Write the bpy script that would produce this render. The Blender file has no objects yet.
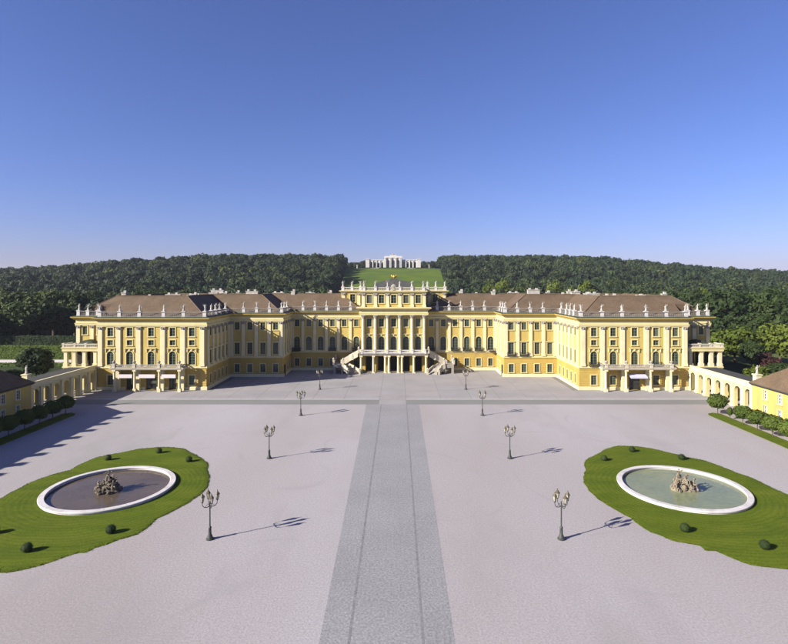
import bpy, bmesh, math, random
import numpy as np
from mathutils import Matrix, Vector, noise as mnoise

random.seed(7)
rng = np.random.default_rng(7)
SC = bpy.context.scene
COL = SC.collection

# ------------------------------------------------------------------ camera, sky, sun, exposure
CAM_X, CAM_H, FPX = 1.5, 31.0, 530.0          # metres, metres, focal length in pixels of the 788 px wide photograph
cam_d = bpy.data.cameras.new('camera')
cam = bpy.data.objects.new('camera', cam_d)
COL.objects.link(cam)
cam.location = (CAM_X, 0, CAM_H)
cam.rotation_euler = (math.pi / 2, 0, 0)
cam_d.sensor_width = 36.0
cam_d.lens = FPX / 788 * 36
cam_d.shift_x = -4 / 788
cam_d.shift_y = -39 / 788
cam_d.clip_start = 0.5
cam_d.clip_end = 12000
SC.camera = cam

SUN_EL = math.radians(26.5)
SUN_AZ = math.radians(242.8)                   # clockwise from +Y: behind the camera, to the left
world = bpy.data.worlds.new('World')
SC.world = world
world.use_nodes = True
wn = world.node_tree
bg = wn.nodes['Background']
sky = wn.nodes.new('ShaderNodeTexSky')
sky.sky_type = 'NISHITA'
sky.sun_disc = False
sky.sun_elevation = SUN_EL
sky.sun_rotation = SUN_AZ
sky.altitude = 200
sky.air_density = 1.0
sky.dust_density = 1.0
sky.ozone_density = 10.0
tintn = wn.nodes.new('ShaderNodeMix')            # the photograph's slightly violet white balance, the same over the whole sky
tintn.data_type = 'RGBA'
tintn.blend_type = 'MULTIPLY'
tintn.clamp_result = False
tintn.inputs[0].default_value = 1.0
tintn.inputs[7].default_value = (1.56, 1.06, 1.20, 1)
wn.links.new(sky.outputs[0], tintn.inputs[6])
wn.links.new(tintn.outputs[2], bg.inputs[0])
bg.inputs[1].default_value = 0.052

sun_d = bpy.data.lights.new('sun', 'SUN')
sun_d.energy = 5.0
sun_d.angle = math.radians(0.53)
sun_d.color = (1.0, 0.93, 0.83)
sun = bpy.data.objects.new('sun', sun_d)
COL.objects.link(sun)
to_sun = Vector((math.sin(SUN_AZ) * math.cos(SUN_EL), math.cos(SUN_AZ) * math.cos(SUN_EL), math.sin(SUN_EL)))
sun.rotation_euler = to_sun.to_track_quat('Z', 'Y').to_euler()
sun.location = (-60, -30, 80)

SC.view_settings.view_transform = 'Standard'
SC.view_settings.look = 'None'
SC.view_settings.gamma = 1
SC.view_settings.use_curve_mapping = False
SC.view_settings.exposure = 1.3
SC.cycles.use_denoising = True
SC.cycles.max_bounces = 6
SC.cycles.diffuse_bounces = 3
SC.cycles.glossy_bounces = 3
SC.cycles.transparent_max_bounces = 6
SC.cycles.volume_bounces = 0


def gp(x, y, h=0.0):
    """ground point (X, Y) seen at photograph pixel x, y"""
    d = (CAM_H - h) * FPX / (y - 283.0)
    return (CAM_X + (x - 398.0) * d / FPX, d)


# ------------------------------------------------------------------ materials
MATS = {}
ALB = 0.82                                     # all mineral albedos, scaled together for the exposure above


def mat(name, col, rough=0.85, var=0.12, scale=1.0, fine=0.06, fscale=12.0, bump=0.0, bscale=8.0, tint=None, spec=0.3,
        metal=0.0, dirt=None, dscale=0.15, damt=0.0, stretch=None, courses=0.0, tracks=None):
    """procedural surface: base colour, broad tint patches, fine grain, optional stains with their own shape, relief"""
    col = tuple(c * ALB for c in col)
    tint = tuple(c * ALB for c in tint) if tint else None
    dirt = tuple(c * ALB for c in dirt) if dirt else None
    tracks = tuple(c * ALB for c in tracks) if tracks else None
    m = bpy.data.materials.new(name)
    m.use_nodes = True
    nt = m.node_tree
    b = nt.nodes['Principled BSDF']
    b.inputs['Roughness'].default_value = rough
    b.inputs['Specular IOR Level'].default_value = spec
    b.inputs['Metallic'].default_value = metal
    geo = nt.nodes.new('ShaderNodeNewGeometry')
    src = geo.outputs['Position']
    if stretch:
        mp = nt.nodes.new('ShaderNodeMapping')
        mp.inputs['Scale'].default_value = stretch
        nt.links.new(src, mp.inputs[0])
        ssrc = mp.outputs[0]
    else:
        ssrc = src
    n1 = nt.nodes.new('ShaderNodeTexNoise')
    n1.inputs['Scale'].default_value = scale
    n1.inputs['Detail'].default_value = 5
    nt.links.new(ssrc, n1.inputs['Vector'])
    n2 = nt.nodes.new('ShaderNodeTexNoise')
    n2.inputs['Scale'].default_value = fscale
    n2.inputs['Detail'].default_value = 3
    nt.links.new(src, n2.inputs['Vector'])
    t = tint or tuple(c * (1 - var) for c in col)
    mix = nt.nodes.new('ShaderNodeMix')
    mix.data_type = 'RGBA'
    mix.inputs[6].default_value = (*col, 1)
    mix.inputs[7].default_value = (*t, 1)
    r1 = nt.nodes.new('ShaderNodeMapRange')
    r1.inputs[1].default_value, r1.inputs[2].default_value = 0.35, 0.65
    nt.links.new(n1.outputs[0], r1.inputs[0])
    nt.links.new(r1.outputs[0], mix.inputs[0])
    r2 = nt.nodes.new('ShaderNodeMapRange')
    r2.inputs[1].default_value, r2.inputs[2].default_value = 0.3, 0.7
    r2.inputs[3].default_value, r2.inputs[4].default_value = 1 - fine, 1 + fine
    nt.links.new(n2.outputs[0], r2.inputs[0])
    vm = nt.nodes.new('ShaderNodeVectorMath')
    vm.operation = 'SCALE'
    nt.links.new(mix.outputs[2], vm.inputs[0])
    nt.links.new(r2.outputs[0], vm.inputs['Scale'])
    out = vm.outputs[0]
    if dirt:
        n3 = nt.nodes.new('ShaderNodeTexNoise')
        n3.inputs['Scale'].default_value = dscale
        n3.inputs['Detail'].default_value = 6
        n3.inputs['Roughness'].default_value = 0.65
        nt.links.new(ssrc, n3.inputs['Vector'])
        r3 = nt.nodes.new('ShaderNodeMapRange')
        r3.inputs[1].default_value, r3.inputs[2].default_value = 0.5, 0.72
        r3.inputs[4].default_value = damt
        nt.links.new(n3.outputs[0], r3.inputs[0])
        mx = nt.nodes.new('ShaderNodeMix')
        mx.data_type = 'RGBA'
        nt.links.new(out, mx.inputs[6])
        mx.inputs[7].default_value = (*dirt, 1)
        nt.links.new(r3.outputs[0], mx.inputs[0])
        out = mx.outputs[2]
    if tracks:
        # faint curving wheel tracks and scuffs: thin bands of a warped noise
        nw = nt.nodes.new('ShaderNodeTexNoise'); nw.inputs['Scale'].default_value = 0.018; nw.inputs['Detail'].default_value = 1.5
        nt.links.new(src, nw.inputs['Vector'])
        pp = nt.nodes.new('ShaderNodeMath'); pp.operation = 'PINGPONG'; pp.inputs[1].default_value = 0.035
        nt.links.new(nw.outputs[0], pp.inputs[0])
        rt = nt.nodes.new('ShaderNodeMapRange'); rt.inputs[1].default_value, rt.inputs[2].default_value = 0.0, 0.0035
        rt.inputs[3].default_value, rt.inputs[4].default_value = 0.6, 0.0
        nt.links.new(pp.outputs[0], rt.inputs[0])
        ng_ = nt.nodes.new('ShaderNodeTexNoise'); ng_.inputs['Scale'].default_value = 0.12; ng_.inputs['Detail'].default_value = 4
        nt.links.new(src, ng_.inputs['Vector'])
        rg = nt.nodes.new('ShaderNodeMapRange'); rg.inputs[1].default_value, rg.inputs[2].default_value = 0.48, 0.62
        nt.links.new(ng_.outputs[0], rg.inputs[0])
        mm = nt.nodes.new('ShaderNodeMath'); mm.operation = 'MULTIPLY'
        nt.links.new(rt.outputs[0], mm.inputs[0]); nt.links.new(rg.outputs[0], mm.inputs[1])
        mx2 = nt.nodes.new('ShaderNodeMix'); mx2.data_type = 'RGBA'
        nt.links.new(out, mx2.inputs[6]); mx2.inputs[7].default_value = (*tracks, 1); nt.links.new(mm.outputs[0], mx2.inputs[0])
        out = mx2.outputs[2]
    nt.links.new(out, b.inputs['Base Color'])
    if bump:
        n4 = nt.nodes.new('ShaderNodeTexNoise')
        n4.inputs['Scale'].default_value = bscale
        n4.inputs['Detail'].default_value = 4
        nt.links.new(src, n4.inputs['Vector'])
        bp = nt.nodes.new('ShaderNodeBump')
        bp.inputs['Strength'].default_value = bump
        bp.inputs['Distance'].default_value = 0.05
        nt.links.new(n4.outputs[0], bp.inputs['Height'])
        nt.links.new(bp.outputs[0], b.inputs['Normal'])
    if courses:
        sp = nt.nodes.new('ShaderNodeSeparateXYZ')
        nt.links.new(geo.outputs['Position'], sp.inputs[0])
        md_ = nt.nodes.new('ShaderNodeMath'); md_.operation = 'PINGPONG'; md_.inputs[1].default_value = courses / 2
        nt.links.new(sp.outputs[2], md_.inputs[0])
        mr_ = nt.nodes.new('ShaderNodeMapRange'); mr_.inputs[1].default_value, mr_.inputs[2].default_value = 0.0, 0.05
        nt.links.new(md_.outputs[0], mr_.inputs[0])
        bp = nt.nodes.new('ShaderNodeBump'); bp.inputs['Strength'].default_value = 1.0; bp.inputs['Distance'].default_value = 0.06
        nt.links.new(mr_.outputs[0], bp.inputs['Height'])
        nt.links.new(bp.outputs[0], b.inputs['Normal'])
    MATS[name] = m
    return m


def leaf_mat(name, dark, light, rand=0.6, transl=0.25):
    m = bpy.data.materials.new(name)
    m.use_nodes = True
    nt = m.node_tree
    b = nt.nodes['Principled BSDF']
    b.inputs['Roughness'].default_value = 0.7
    b.inputs['Specular IOR Level'].default_value = 0.2
    oi = nt.nodes.new('ShaderNodeObjectInfo')
    geo = nt.nodes.new('ShaderNodeNewGeometry')
    n = nt.nodes.new('ShaderNodeTexNoise')
    n.inputs['Scale'].default_value = 0.35
    n.inputs['Detail'].default_value = 3
    nt.links.new(geo.outputs['Position'], n.inputs['Vector'])
    ma = nt.nodes.new('ShaderNodeMath')
    ma.operation = 'MULTIPLY_ADD'
    ma.inputs[1].default_value = rand
    nt.links.new(oi.outputs['Random'], ma.inputs[0])
    mr = nt.nodes.new('ShaderNodeMapRange')
    mr.inputs[1].default_value, mr.inputs[2].default_value = 0.3, 0.7
    mr.inputs[4].default_value = 1 - rand
    nt.links.new(n.outputs[0], mr.inputs[0])
    nt.links.new(mr.outputs[0], ma.inputs[2])
    nb = nt.nodes.new('ShaderNodeTexNoise'); nb.inputs['Scale'].default_value = 0.028; nb.inputs['Detail'].default_value = 2
    nt.links.new(geo.outputs['Position'], nb.inputs['Vector'])
    rb = nt.nodes.new('ShaderNodeMapRange'); rb.inputs[1].default_value, rb.inputs[2].default_value = 0.35, 0.65
    rb.inputs[3].default_value, rb.inputs[4].default_value = 0.45, 1.25
    nt.links.new(nb.outputs[0], rb.inputs[0])
    mb = nt.nodes.new('ShaderNodeMath'); mb.operation = 'MULTIPLY'; mb.use_clamp = True
    nt.links.new(ma.outputs[0], mb.inputs[0]); nt.links.new(rb.outputs[0], mb.inputs[1])
    mx = nt.nodes.new('ShaderNodeMix')
    mx.data_type = 'RGBA'
    mx.inputs[6].default_value = (*(c * .88 for c in dark), 1)
    mx.inputs[7].default_value = (*(c * .88 for c in light), 1)
    nt.links.new(mb.outputs[0], mx.inputs[0])
    nt.links.new(mx.outputs[2], b.inputs['Base Color'])
    if transl:
        tr = nt.nodes.new('ShaderNodeBsdfTranslucent')
        nt.links.new(mx.outputs[2], tr.inputs[0])
        ms = nt.nodes.new('ShaderNodeMixShader')
        ms.inputs[0].default_value = transl
        out = nt.nodes['Material Output']
        nt.links.new(b.outputs[0], ms.inputs[1])
        nt.links.new(tr.outputs[0], ms.inputs[2])
        nt.links.new(ms.outputs[0], out.inputs[0])
    MATS[name] = m
    return m


def water_mat(name, col, tint):
    m = mat(name, col, rough=0.07, var=0, tint=tint, scale=0.22, fine=0.1, fscale=1.7, spec=0.25, bump=0.25, bscale=2.2)
    return m


mat('yellow', (0.52, 0.395, 0.112), var=0.10, scale=0.25, fine=0.05, fscale=3, dirt=(0.33, 0.25, 0.10), dscale=0.7, damt=0.42, stretch=(1, 1, 0.16))
mat('ochre', (0.50, 0.352, 0.082), var=0.10, scale=0.3, fine=0.05, fscale=3, dirt=(0.29, 0.21, 0.09), dscale=0.5, damt=0.5, stretch=(1, 1, 0.3), courses=0.62)
mat('cream', (0.65, 0.57, 0.28), var=0.08, scale=0.5, fine=0.04, fscale=4, dirt=(0.38, 0.31, 0.16), dscale=0.6, damt=0.25, stretch=(1, 1, 0.3))
mat('pale', (0.69, 0.62, 0.375), var=0.08, scale=0.6, fine=0.05, fscale=4, dirt=(0.40, 0.34, 0.20), dscale=0.5, damt=0.3)
mat('pale_stone', (0.54, 0.49, 0.37), var=0.12, scale=0.6, fine=0.05, fscale=4, dirt=(0.33, 0.29, 0.22), dscale=0.7, damt=0.45)
mat('stone', (0.34, 0.315, 0.265), var=0.2, scale=0.8, fine=0.08, fscale=5, dirt=(0.20, 0.185, 0.16), dscale=0.7, damt=0.5, bump=0.2)
mat('balustrade_stone', (0.235, 0.215, 0.185), var=0.25, scale=0.6, fine=0.1, fscale=5, dirt=(0.13, 0.12, 0.105), dscale=0.5, damt=0.5)
mat('white_stone', (0.58, 0.56, 0.53), var=0.12, scale=0.7, fine=0.05, fscale=5, dirt=(0.34, 0.32, 0.30), dscale=0.6, damt=0.35, bump=0.15)
mat('statue_stone', (0.50, 0.475, 0.42), var=0.25, scale=1.2, fine=0.08, fscale=6, dirt=(0.2, 0.185, 0.16), dscale=1.1, damt=0.6)
mat('rim_stone', (0.60, 0.575, 0.56), var=0.15, scale=0.5, fine=0.08, fscale=5, dirt=(0.27, 0.255, 0.23), dscale=0.35, damt=0.65, bump=0.2)
mat('rock', (0.17, 0.14, 0.105), var=0.5, scale=1.4, fine=0.3, fscale=5, dirt=(0.035, 0.03, 0.022), dscale=1.2, damt=0.9, bump=0.9, bscale=4)
mat('rock_pale', (0.27, 0.23, 0.165), var=0.35, scale=1.4, fine=0.2, fscale=5, dirt=(0.07, 0.062, 0.045), dscale=1.3, damt=0.8, bump=0.9, bscale=4)
mat('roof_tile', (0.128, 0.088, 0.052), rough=0.85, var=0.2, scale=0.35, fine=0.25, fscale=3.5, dirt=(0.158, 0.116, 0.078), dscale=0.25, damt=0.6, bump=0.5, bscale=4)
mat('roof_dark', (0.07, 0.072, 0.066), rough=0.6, var=0.2, scale=0.4, fine=0.1, fscale=4, dirt=(0.10, 0.11, 0.09), dscale=0.3, damt=0.5)
mat('lead', (0.070, 0.070, 0.066), rough=0.95, spec=0.1, var=0.15, scale=0.4, fine=0.08, fscale=4)
mat('copper', (0.050, 0.066, 0.040), rough=0.6, var=0.2, scale=0.8)
mat('gold', (0.85, 0.58, 0.12), rough=0.3, var=0.05, metal=0.9)
mat('glass', (0.032, 0.041, 0.031), rough=0.1, var=0.3, scale=0.25, spec=0.4)
g_ = MATS['glass'].node_tree
oi_ = g_.nodes.new('ShaderNodeObjectInfo')
cr_ = g_.nodes.new('ShaderNodeValToRGB')
cr_.color_ramp.elements[0].color = (0.018, 0.023, 0.019, 1)
cr_.color_ramp.elements[1].color = (0.115, 0.122, 0.095, 1)
cr_.color_ramp.elements.new(0.62).color = (0.036, 0.046, 0.034, 1)
cr_.color_ramp.elements.new(0.88).color = (0.070, 0.080, 0.058, 1)
g_.links.new(oi_.outputs['Random'], cr_.inputs[0])
g_.links.new(cr_.outputs[0], g_.nodes['Principled BSDF'].inputs['Base Color'])
mat('sash_green', (0.12, 0.148, 0.10), rough=0.6, var=0.15)
mat('sash_white', (0.6, 0.6, 0.58), rough=0.6, var=0.1)
mat('dark_wood', (0.035, 0.030, 0.026), rough=0.6, var=0.2)
mat('loggia_shade', (0.02, 0.018, 0.016), rough=0.9, var=0.2)  # near-black, the loggia's inner shade put into a colour
mat('iron', (0.030, 0.034, 0.032), rough=0.5, var=0.2)
mat('lamp_iron', (0.06, 0.065, 0.06), rough=0.5, var=0.25)
mat('lamp_gold', (0.10, 0.085, 0.055), rough=0.5, var=0.2)
mat('lamp_glass', (0.42, 0.40, 0.30), rough=0.15, var=0.1, spec=0.5)
mat('awning_white', (0.66, 0.60, 0.60), rough=0.8, var=0.06)
mat('awning_lilac', (0.50, 0.50, 0.60), rough=0.8, var=0.06)
mat('bark', (0.10, 0.075, 0.05), rough=0.9, var=0.3, scale=2)
mat('gravel', (0.362, 0.344, 0.352), rough=0.95, var=0, tint=(0.308, 0.280, 0.272), scale=0.028, fine=0.15, fscale=4.5,
    dirt=(0.245, 0.238, 0.226), dscale=0.045, damt=0.7, bump=0.35, bscale=6, stretch=(1, 0.4, 1), tracks=(0.285, 0.272, 0.270))
mat('cobble', (0.268, 0.263, 0.270), rough=0.9, var=0, tint=(0.240, 0.237, 0.243), scale=0.12, fine=0.26, fscale=4.2, bump=0.5, bscale=5, dirt=(0.205, 0.20, 0.20), dscale=0.9, damt=0.4)
mat('cobble_edge', (0.222, 0.217, 0.222), rough=0.9, var=0.25, scale=0.8, fine=0.25, fscale=4)
mat('paving', (0.300, 0.289, 0.290), rough=0.92, var=0.10, scale=0.12, fine=0.06, fscale=3, dirt=(0.225, 0.22, 0.215), dscale=0.15, damt=0.5)
mat('paving_warm', (0.312, 0.293, 0.288), rough=0.92, var=0.10, scale=0.12, fine=0.06, fscale=3, dirt=(0.235, 0.22, 0.215), dscale=0.15, damt=0.5)
mat('paving_joint', (0.195, 0.19, 0.185), rough=0.95, var=0.15, scale=0.3)
mat('asphalt', (0.205, 0.208, 0.198), rough=0.9, var=0.12, scale=0.15, fine=0.06, fscale=3, stretch=(0.3, 1, 1))
mat('sandpath', (0.58, 0.55, 0.52), rough=0.95, var=0.12, scale=0.2)
mat('lawn', (0.092, 0.125, 0.008), rough=0.95, var=0, tint=(0.066, 0.098, 0.006), scale=0.30, fine=0.2, fscale=5, dirt=(0.130, 0.142, 0.014), dscale=0.22, damt=0.6, bump=0.7, bscale=7, spec=0.1, stretch=(0.5, 1.6, 1))
mat('hill_grass', (0.100, 0.145, 0.010), rough=0.95, var=0, tint=(0.062, 0.105, 0.02), scale=0.03, fine=0.08, fscale=0.5, dirt=(0.10, 0.13, 0.035), dscale=0.02, damt=0.4, spec=0.1)
mat('forest_floor', (0.035, 0.055, 0.018), rough=0.95, var=0.3, scale=0.05, spec=0.1)
mat('park_ground', (0.10, 0.13, 0.045), rough=0.95, var=0.25, scale=0.05, spec=0.1)
mat('far_wood', (0.040, 0.060, 0.032), rough=0.95, var=0.4, scale=0.02, fine=0.3, fscale=0.08, spec=0.1)
water_mat('water_brown', (0.112, 0.086, 0.062), (0.088, 0.068, 0.050))
water_mat('water_green', (0.225, 0.245, 0.135), (0.175, 0.205, 0.125))
mat('pool_bed', (0.22, 0.22, 0.16), var=0.3, scale=0.5)
mat('pool_slime', (0.14, 0.16, 0.04), rough=0.6, var=0.3, scale=1.0, fine=0.2, fscale=3)
leaf_mat('leaf', (0.016, 0.033, 0.009), (0.060, 0.086, 0.018))
leaf_mat('leaf_bright', (0.058, 0.086, 0.010), (0.112, 0.146, 0.018))
leaf_mat('leaf_forest', (0.013, 0.028, 0.014), (0.050, 0.072, 0.025), rand=0.75)
leaf_mat('leaf_forest_light', (0.026, 0.044, 0.014), (0.078, 0.098, 0.026), rand=0.7)
leaf_mat('leaf_forest_dark', (0.010, 0.022, 0.012), (0.034, 0.052, 0.024), rand=0.7)
leaf_mat('leaf_purple', (0.030, 0.012, 0.012), (0.075, 0.03, 0.025))
leaf_mat('leaf_clipped', (0.055, 0.088, 0.012), (0.100, 0.138, 0.020))
leaf_mat('leaf_hedge', (0.055, 0.095, 0.012), (0.100, 0.145, 0.018), rand=0.3)
leaf_mat('leaf_hedge_shaded', (0.016, 0.032, 0.008), (0.030, 0.052, 0.012), rand=0.3)  # hedge leaf with the upper hedge's shade put into its colour


def mown():
    m = MATS['lawn'].copy(); m.name = 'lawn_mown'
    nt = m.node_tree
    b = nt.nodes['Principled BSDF']
    src = b.inputs['Base Color'].links[0].from_socket
    tc = nt.nodes.new('ShaderNodeTexCoord')
    wv = nt.nodes.new('ShaderNodeTexWave'); wv.wave_type = 'RINGS'; wv.rings_direction = 'Z'
    wv.inputs['Scale'].default_value = 0.42; wv.inputs['Distortion'].default_value = 5.5; wv.inputs['Detail'].default_value = 3; wv.inputs['Detail Scale'].default_value = 0.5
    nt.links.new(tc.outputs['Object'], wv.inputs['Vector'])
    mr = nt.nodes.new('ShaderNodeMapRange'); mr.inputs[3].default_value, mr.inputs[4].default_value = 0.90, 1.07
    nt.links.new(wv.outputs['Fac'], mr.inputs[0])
    vm = nt.nodes.new('ShaderNodeVectorMath'); vm.operation = 'SCALE'
    nt.links.new(src, vm.inputs[0]); nt.links.new(mr.outputs[0], vm.inputs['Scale']); nt.links.new(vm.outputs[0], b.inputs['Base Color'])
    MATS['lawn_mown'] = m


mown()

# ------------------------------------------------------------------ builders
def R(o, label=None, cat=None, group=None, kind=None):
    if label: o['label'] = label
    if cat: o['category'] = cat
    if group: o['group'] = group
    if kind: o['kind'] = kind
    return o


class B:
    """collects vertices and faces of one mesh"""
    def __init__(s):
        s.v, s.f, s.m = [], [], []
        s.cur = 0

    def add(s, vs, fs):
        o = len(s.v)
        s.v += [tuple(p) for p in vs]
        for f in fs:
            s.f.append(tuple(i + o for i in f))
            s.m.append(s.cur)

    def quad(s, a, b, c, d):
        s.add((a, b, c, d), ((0, 1, 2, 3),))

    def box(s, x0, x1, y0, y1, z0, z1):
        x0, x1 = min(x0, x1), max(x0, x1)
        y0, y1 = min(y0, y1), max(y0, y1)
        v = [(x0, y0, z0), (x1, y0, z0), (x1, y1, z0), (x0, y1, z0), (x0, y0, z1), (x1, y0, z1), (x1, y1, z1), (x0, y1, z1)]
        s.add(v, ((0, 3, 2, 1), (4, 5, 6, 7), (0, 1, 5, 4), (1, 2, 6, 5), (2, 3, 7, 6), (3, 0, 4, 7)))

    def cbox(s, cx, cy, w, d, z0, z1, bev=0.0):
        if bev <= 0:
            s.box(cx - w / 2, cx + w / 2, cy - d / 2, cy + d / 2, z0, z1)
        else:
            s.lathe([(0.5, z0), (0.5, z1 - bev), (0.5 - bev / max(w, d), z1)], 4, (cx, cy, 0), sx=w * 2 ** .5, sy=d * 2 ** .5, a0=math.pi / 4)

    def lathe(s, prof, n=12, c=(0, 0, 0), sx=1, sy=1, a0=0.0, shift=None):
        """profile [(r, z)] turned round the vertical through c; shift(z) -> (dx, dy) sways the axis"""
        vs, fs = [], []
        for r, z in prof:
            dx, dy = shift(z) if shift else (0, 0)
            for k in range(n):
                a = a0 + 2 * math.pi * k / n
                vs.append((c[0] + dx + r * sx * math.cos(a), c[1] + dy + r * sy * math.sin(a), c[2] + z))
        for i in range(len(prof) - 1):
            for k in range(n):
                k2 = (k + 1) % n
                fs.append((i * n + k, i * n + k2, (i + 1) * n + k2, (i + 1) * n + k))
        fs.append(tuple(range(n - 1, -1, -1)))
        t = (len(prof) - 1) * n
        fs.append(tuple(range(t, t + n)))
        s.add(vs, fs)

    def tube(s, p, q, r0, r1=None, n=8):
        r1 = r0 if r1 is None else r1
        p, q = Vector(p), Vector(q)
        d = (q - p)
        if d.length < 1e-6: return
        rot = d.to_track_quat('Z', 'Y').to_matrix()
        vs = []
        for c, r in ((p, r0), (q, r1)):
            for k in range(n):
                a = 2 * math.pi * k / n
                vs.append(c + rot @ Vector((r * math.cos(a), r * math.sin(a), 0)))
        fs = [(k, (k + 1) % n, n + (k + 1) % n, n + k) for k in range(n)]
        fs += [tuple(range(n - 1, -1, -1)), tuple(range(n, 2 * n))]
        s.add(vs, fs)

    def path(s, pts, rad, n=8):
        for i in range(len(pts) - 1):
            s.tube(pts[i], pts[i + 1], rad[i], rad[i + 1], n)

    def blob(s, c, rx, ry, rz, n=8, m=6, jit=0.0, seed=0):
        rr = random.Random(seed)
        vs, fs = [(c[0], c[1], c[2] - rz)], []
        for i in range(1, m):
            t = -math.pi / 2 + math.pi * i / m
            for k in range(n):
                a = 2 * math.pi * k / n
                j = 1 + rr.uniform(-jit, jit)
                vs.append((c[0] + rx * j * math.cos(t) * math.cos(a), c[1] + ry * j * math.cos(t) * math.sin(a), c[2] + rz * j * math.sin(t)))
        vs.append((c[0], c[1], c[2] + rz))
        for k in range(n):
            fs.append((0, 1 + (k + 1) % n, 1 + k))
        for i in range(m - 2):
            for k in range(n):
                a, b2 = 1 + i * n + k, 1 + i * n + (k + 1) % n
                fs.append((a, b2, b2 + n, a + n))
        t = 1 + (m - 2) * n
        for k in range(n):
            fs.append((t + k, t + (k + 1) % n, len(vs) - 1))
        s.add(vs, fs)

    def prism(s, poly, y0, y1):
        """polygon in x, z pushed along y"""
        n = len(poly)
        vs = [(x, y0, z) for x, z in poly] + [(x, y1, z) for x, z in poly]
        fs = [tuple(range(n)), tuple(range(2 * n - 1, n - 1, -1))] + [(i, i + n, (i + 1) % n + n, (i + 1) % n) for i in range(n)]
        s.add(vs, fs)

    def slab(s, poly, z0, z1):
        n = len(poly)
        vs = [(x, y, z0) for x, y in poly] + [(x, y, z1) for x, y in poly]
        fs = [tuple(range(n - 1, -1, -1)), tuple(range(n, 2 * n))] + [(i, (i + 1) % n, (i + 1) % n + n, i + n) for i in range(n)]
        s.add(vs, fs)

    def mesh(s, name, mats, smooth=False):
        me = bpy.data.meshes.new(name)
        me.from_pydata(s.v, [], s.f)
        for m in ([mats] if isinstance(mats, str) else mats):
            me.materials.append(MATS[m])
        if max(s.m, default=0):
            me.polygons.foreach_set('material_index', s.m)
        if smooth:
            me.polygons.foreach_set('use_smooth', [True] * len(s.f))
        me.update()
        return me


def put(name, me, parent=None, loc=(0, 0, 0), rz=0.0, scale=None):
    """one object; loc in world space under a parent that only has a location, in parent space with local=True"""
    if isinstance(me, B):
        raise TypeError
    o = bpy.data.objects.new(name, me)
    COL.objects.link(o)
    if parent is not None:
        o.parent = parent
    o.location = loc
    o.rotation_euler = (0, 0, rz)
    if scale is not None:
        o.scale = scale
    return o


def under(name, b, mats, parent, loc=(0, 0, 0), rz=0.0, smooth=False):
    """part whose mesh is given in world coordinates under a thing whose Empty stands somewhere"""
    me = b.mesh(name, mats, smooth) if isinstance(b, B) else b
    o = put(name, me, parent, loc, rz)
    if parent is not None:
        o.matrix_parent_inverse = Matrix.Translation(-Vector(parent.location)) if parent.parent is None else Matrix()
    return o


def thing(name, loc, label, cat, group=None, rz=0.0):
    o = put(name, None, None, loc, rz)
    o.empty_display_size = 0.5
    return R(o, label, cat, group)


def shade_auto(me, ang=40):
    me.polygons.foreach_set('use_smooth', [True] * len(me.polygons))
    try:
        me.set_sharp_from_angle(angle=math.radians(ang))
    except Exception:
        pass
    return me


def sweep(b, path, prof, closed=False):
    """profile [(outward, z)] carried along a plan path with mitred corners; outward is to the right of the walk"""
    P = [Vector((p[0], p[1])) for p in path]
    n = len(P)
    offs = []
    for i in range(n):
        dn = []
        if i > 0 or closed:
            d = (P[i] - P[i - 1]).normalized(); dn.append(Vector((d.y, -d.x)))
        if i < n - 1 or closed:
            d = (P[(i + 1) % n] - P[i]).normalized(); dn.append(Vector((d.y, -d.x)))
        if len(dn) == 2:
            m = dn[0] + dn[1]
            if m.length < 1e-6: m = dn[0]
            else: m = m / max(1e-6, m.dot(dn[0]))
        else:
            m = dn[0]
        offs.append(m)
    k = len(prof)
    vs = [(P[i].x + offs[i].x * o, P[i].y + offs[i].y * o, z) for i in range(n) for o, z in prof]
    fs = []
    for i in range(n if closed else n - 1):
        j = (i + 1) % n
        for q in range(k - 1):
            fs.append((i * k + q, j * k + q, j * k + q + 1, i * k + q + 1))
    if not closed:
        fs.append(tuple(range(k)))
        fs.append(tuple(range((n - 1) * k + k - 1, (n - 1) * k - 1, -1)))
    b.add(vs, fs)


def arc_pts(uc, w, zt, n=10):
    r = w / 2
    return [(uc - r * math.cos(math.pi * i / n), zt - r + r * math.sin(math.pi * i / n)) for i in range(n + 1)]


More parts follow.
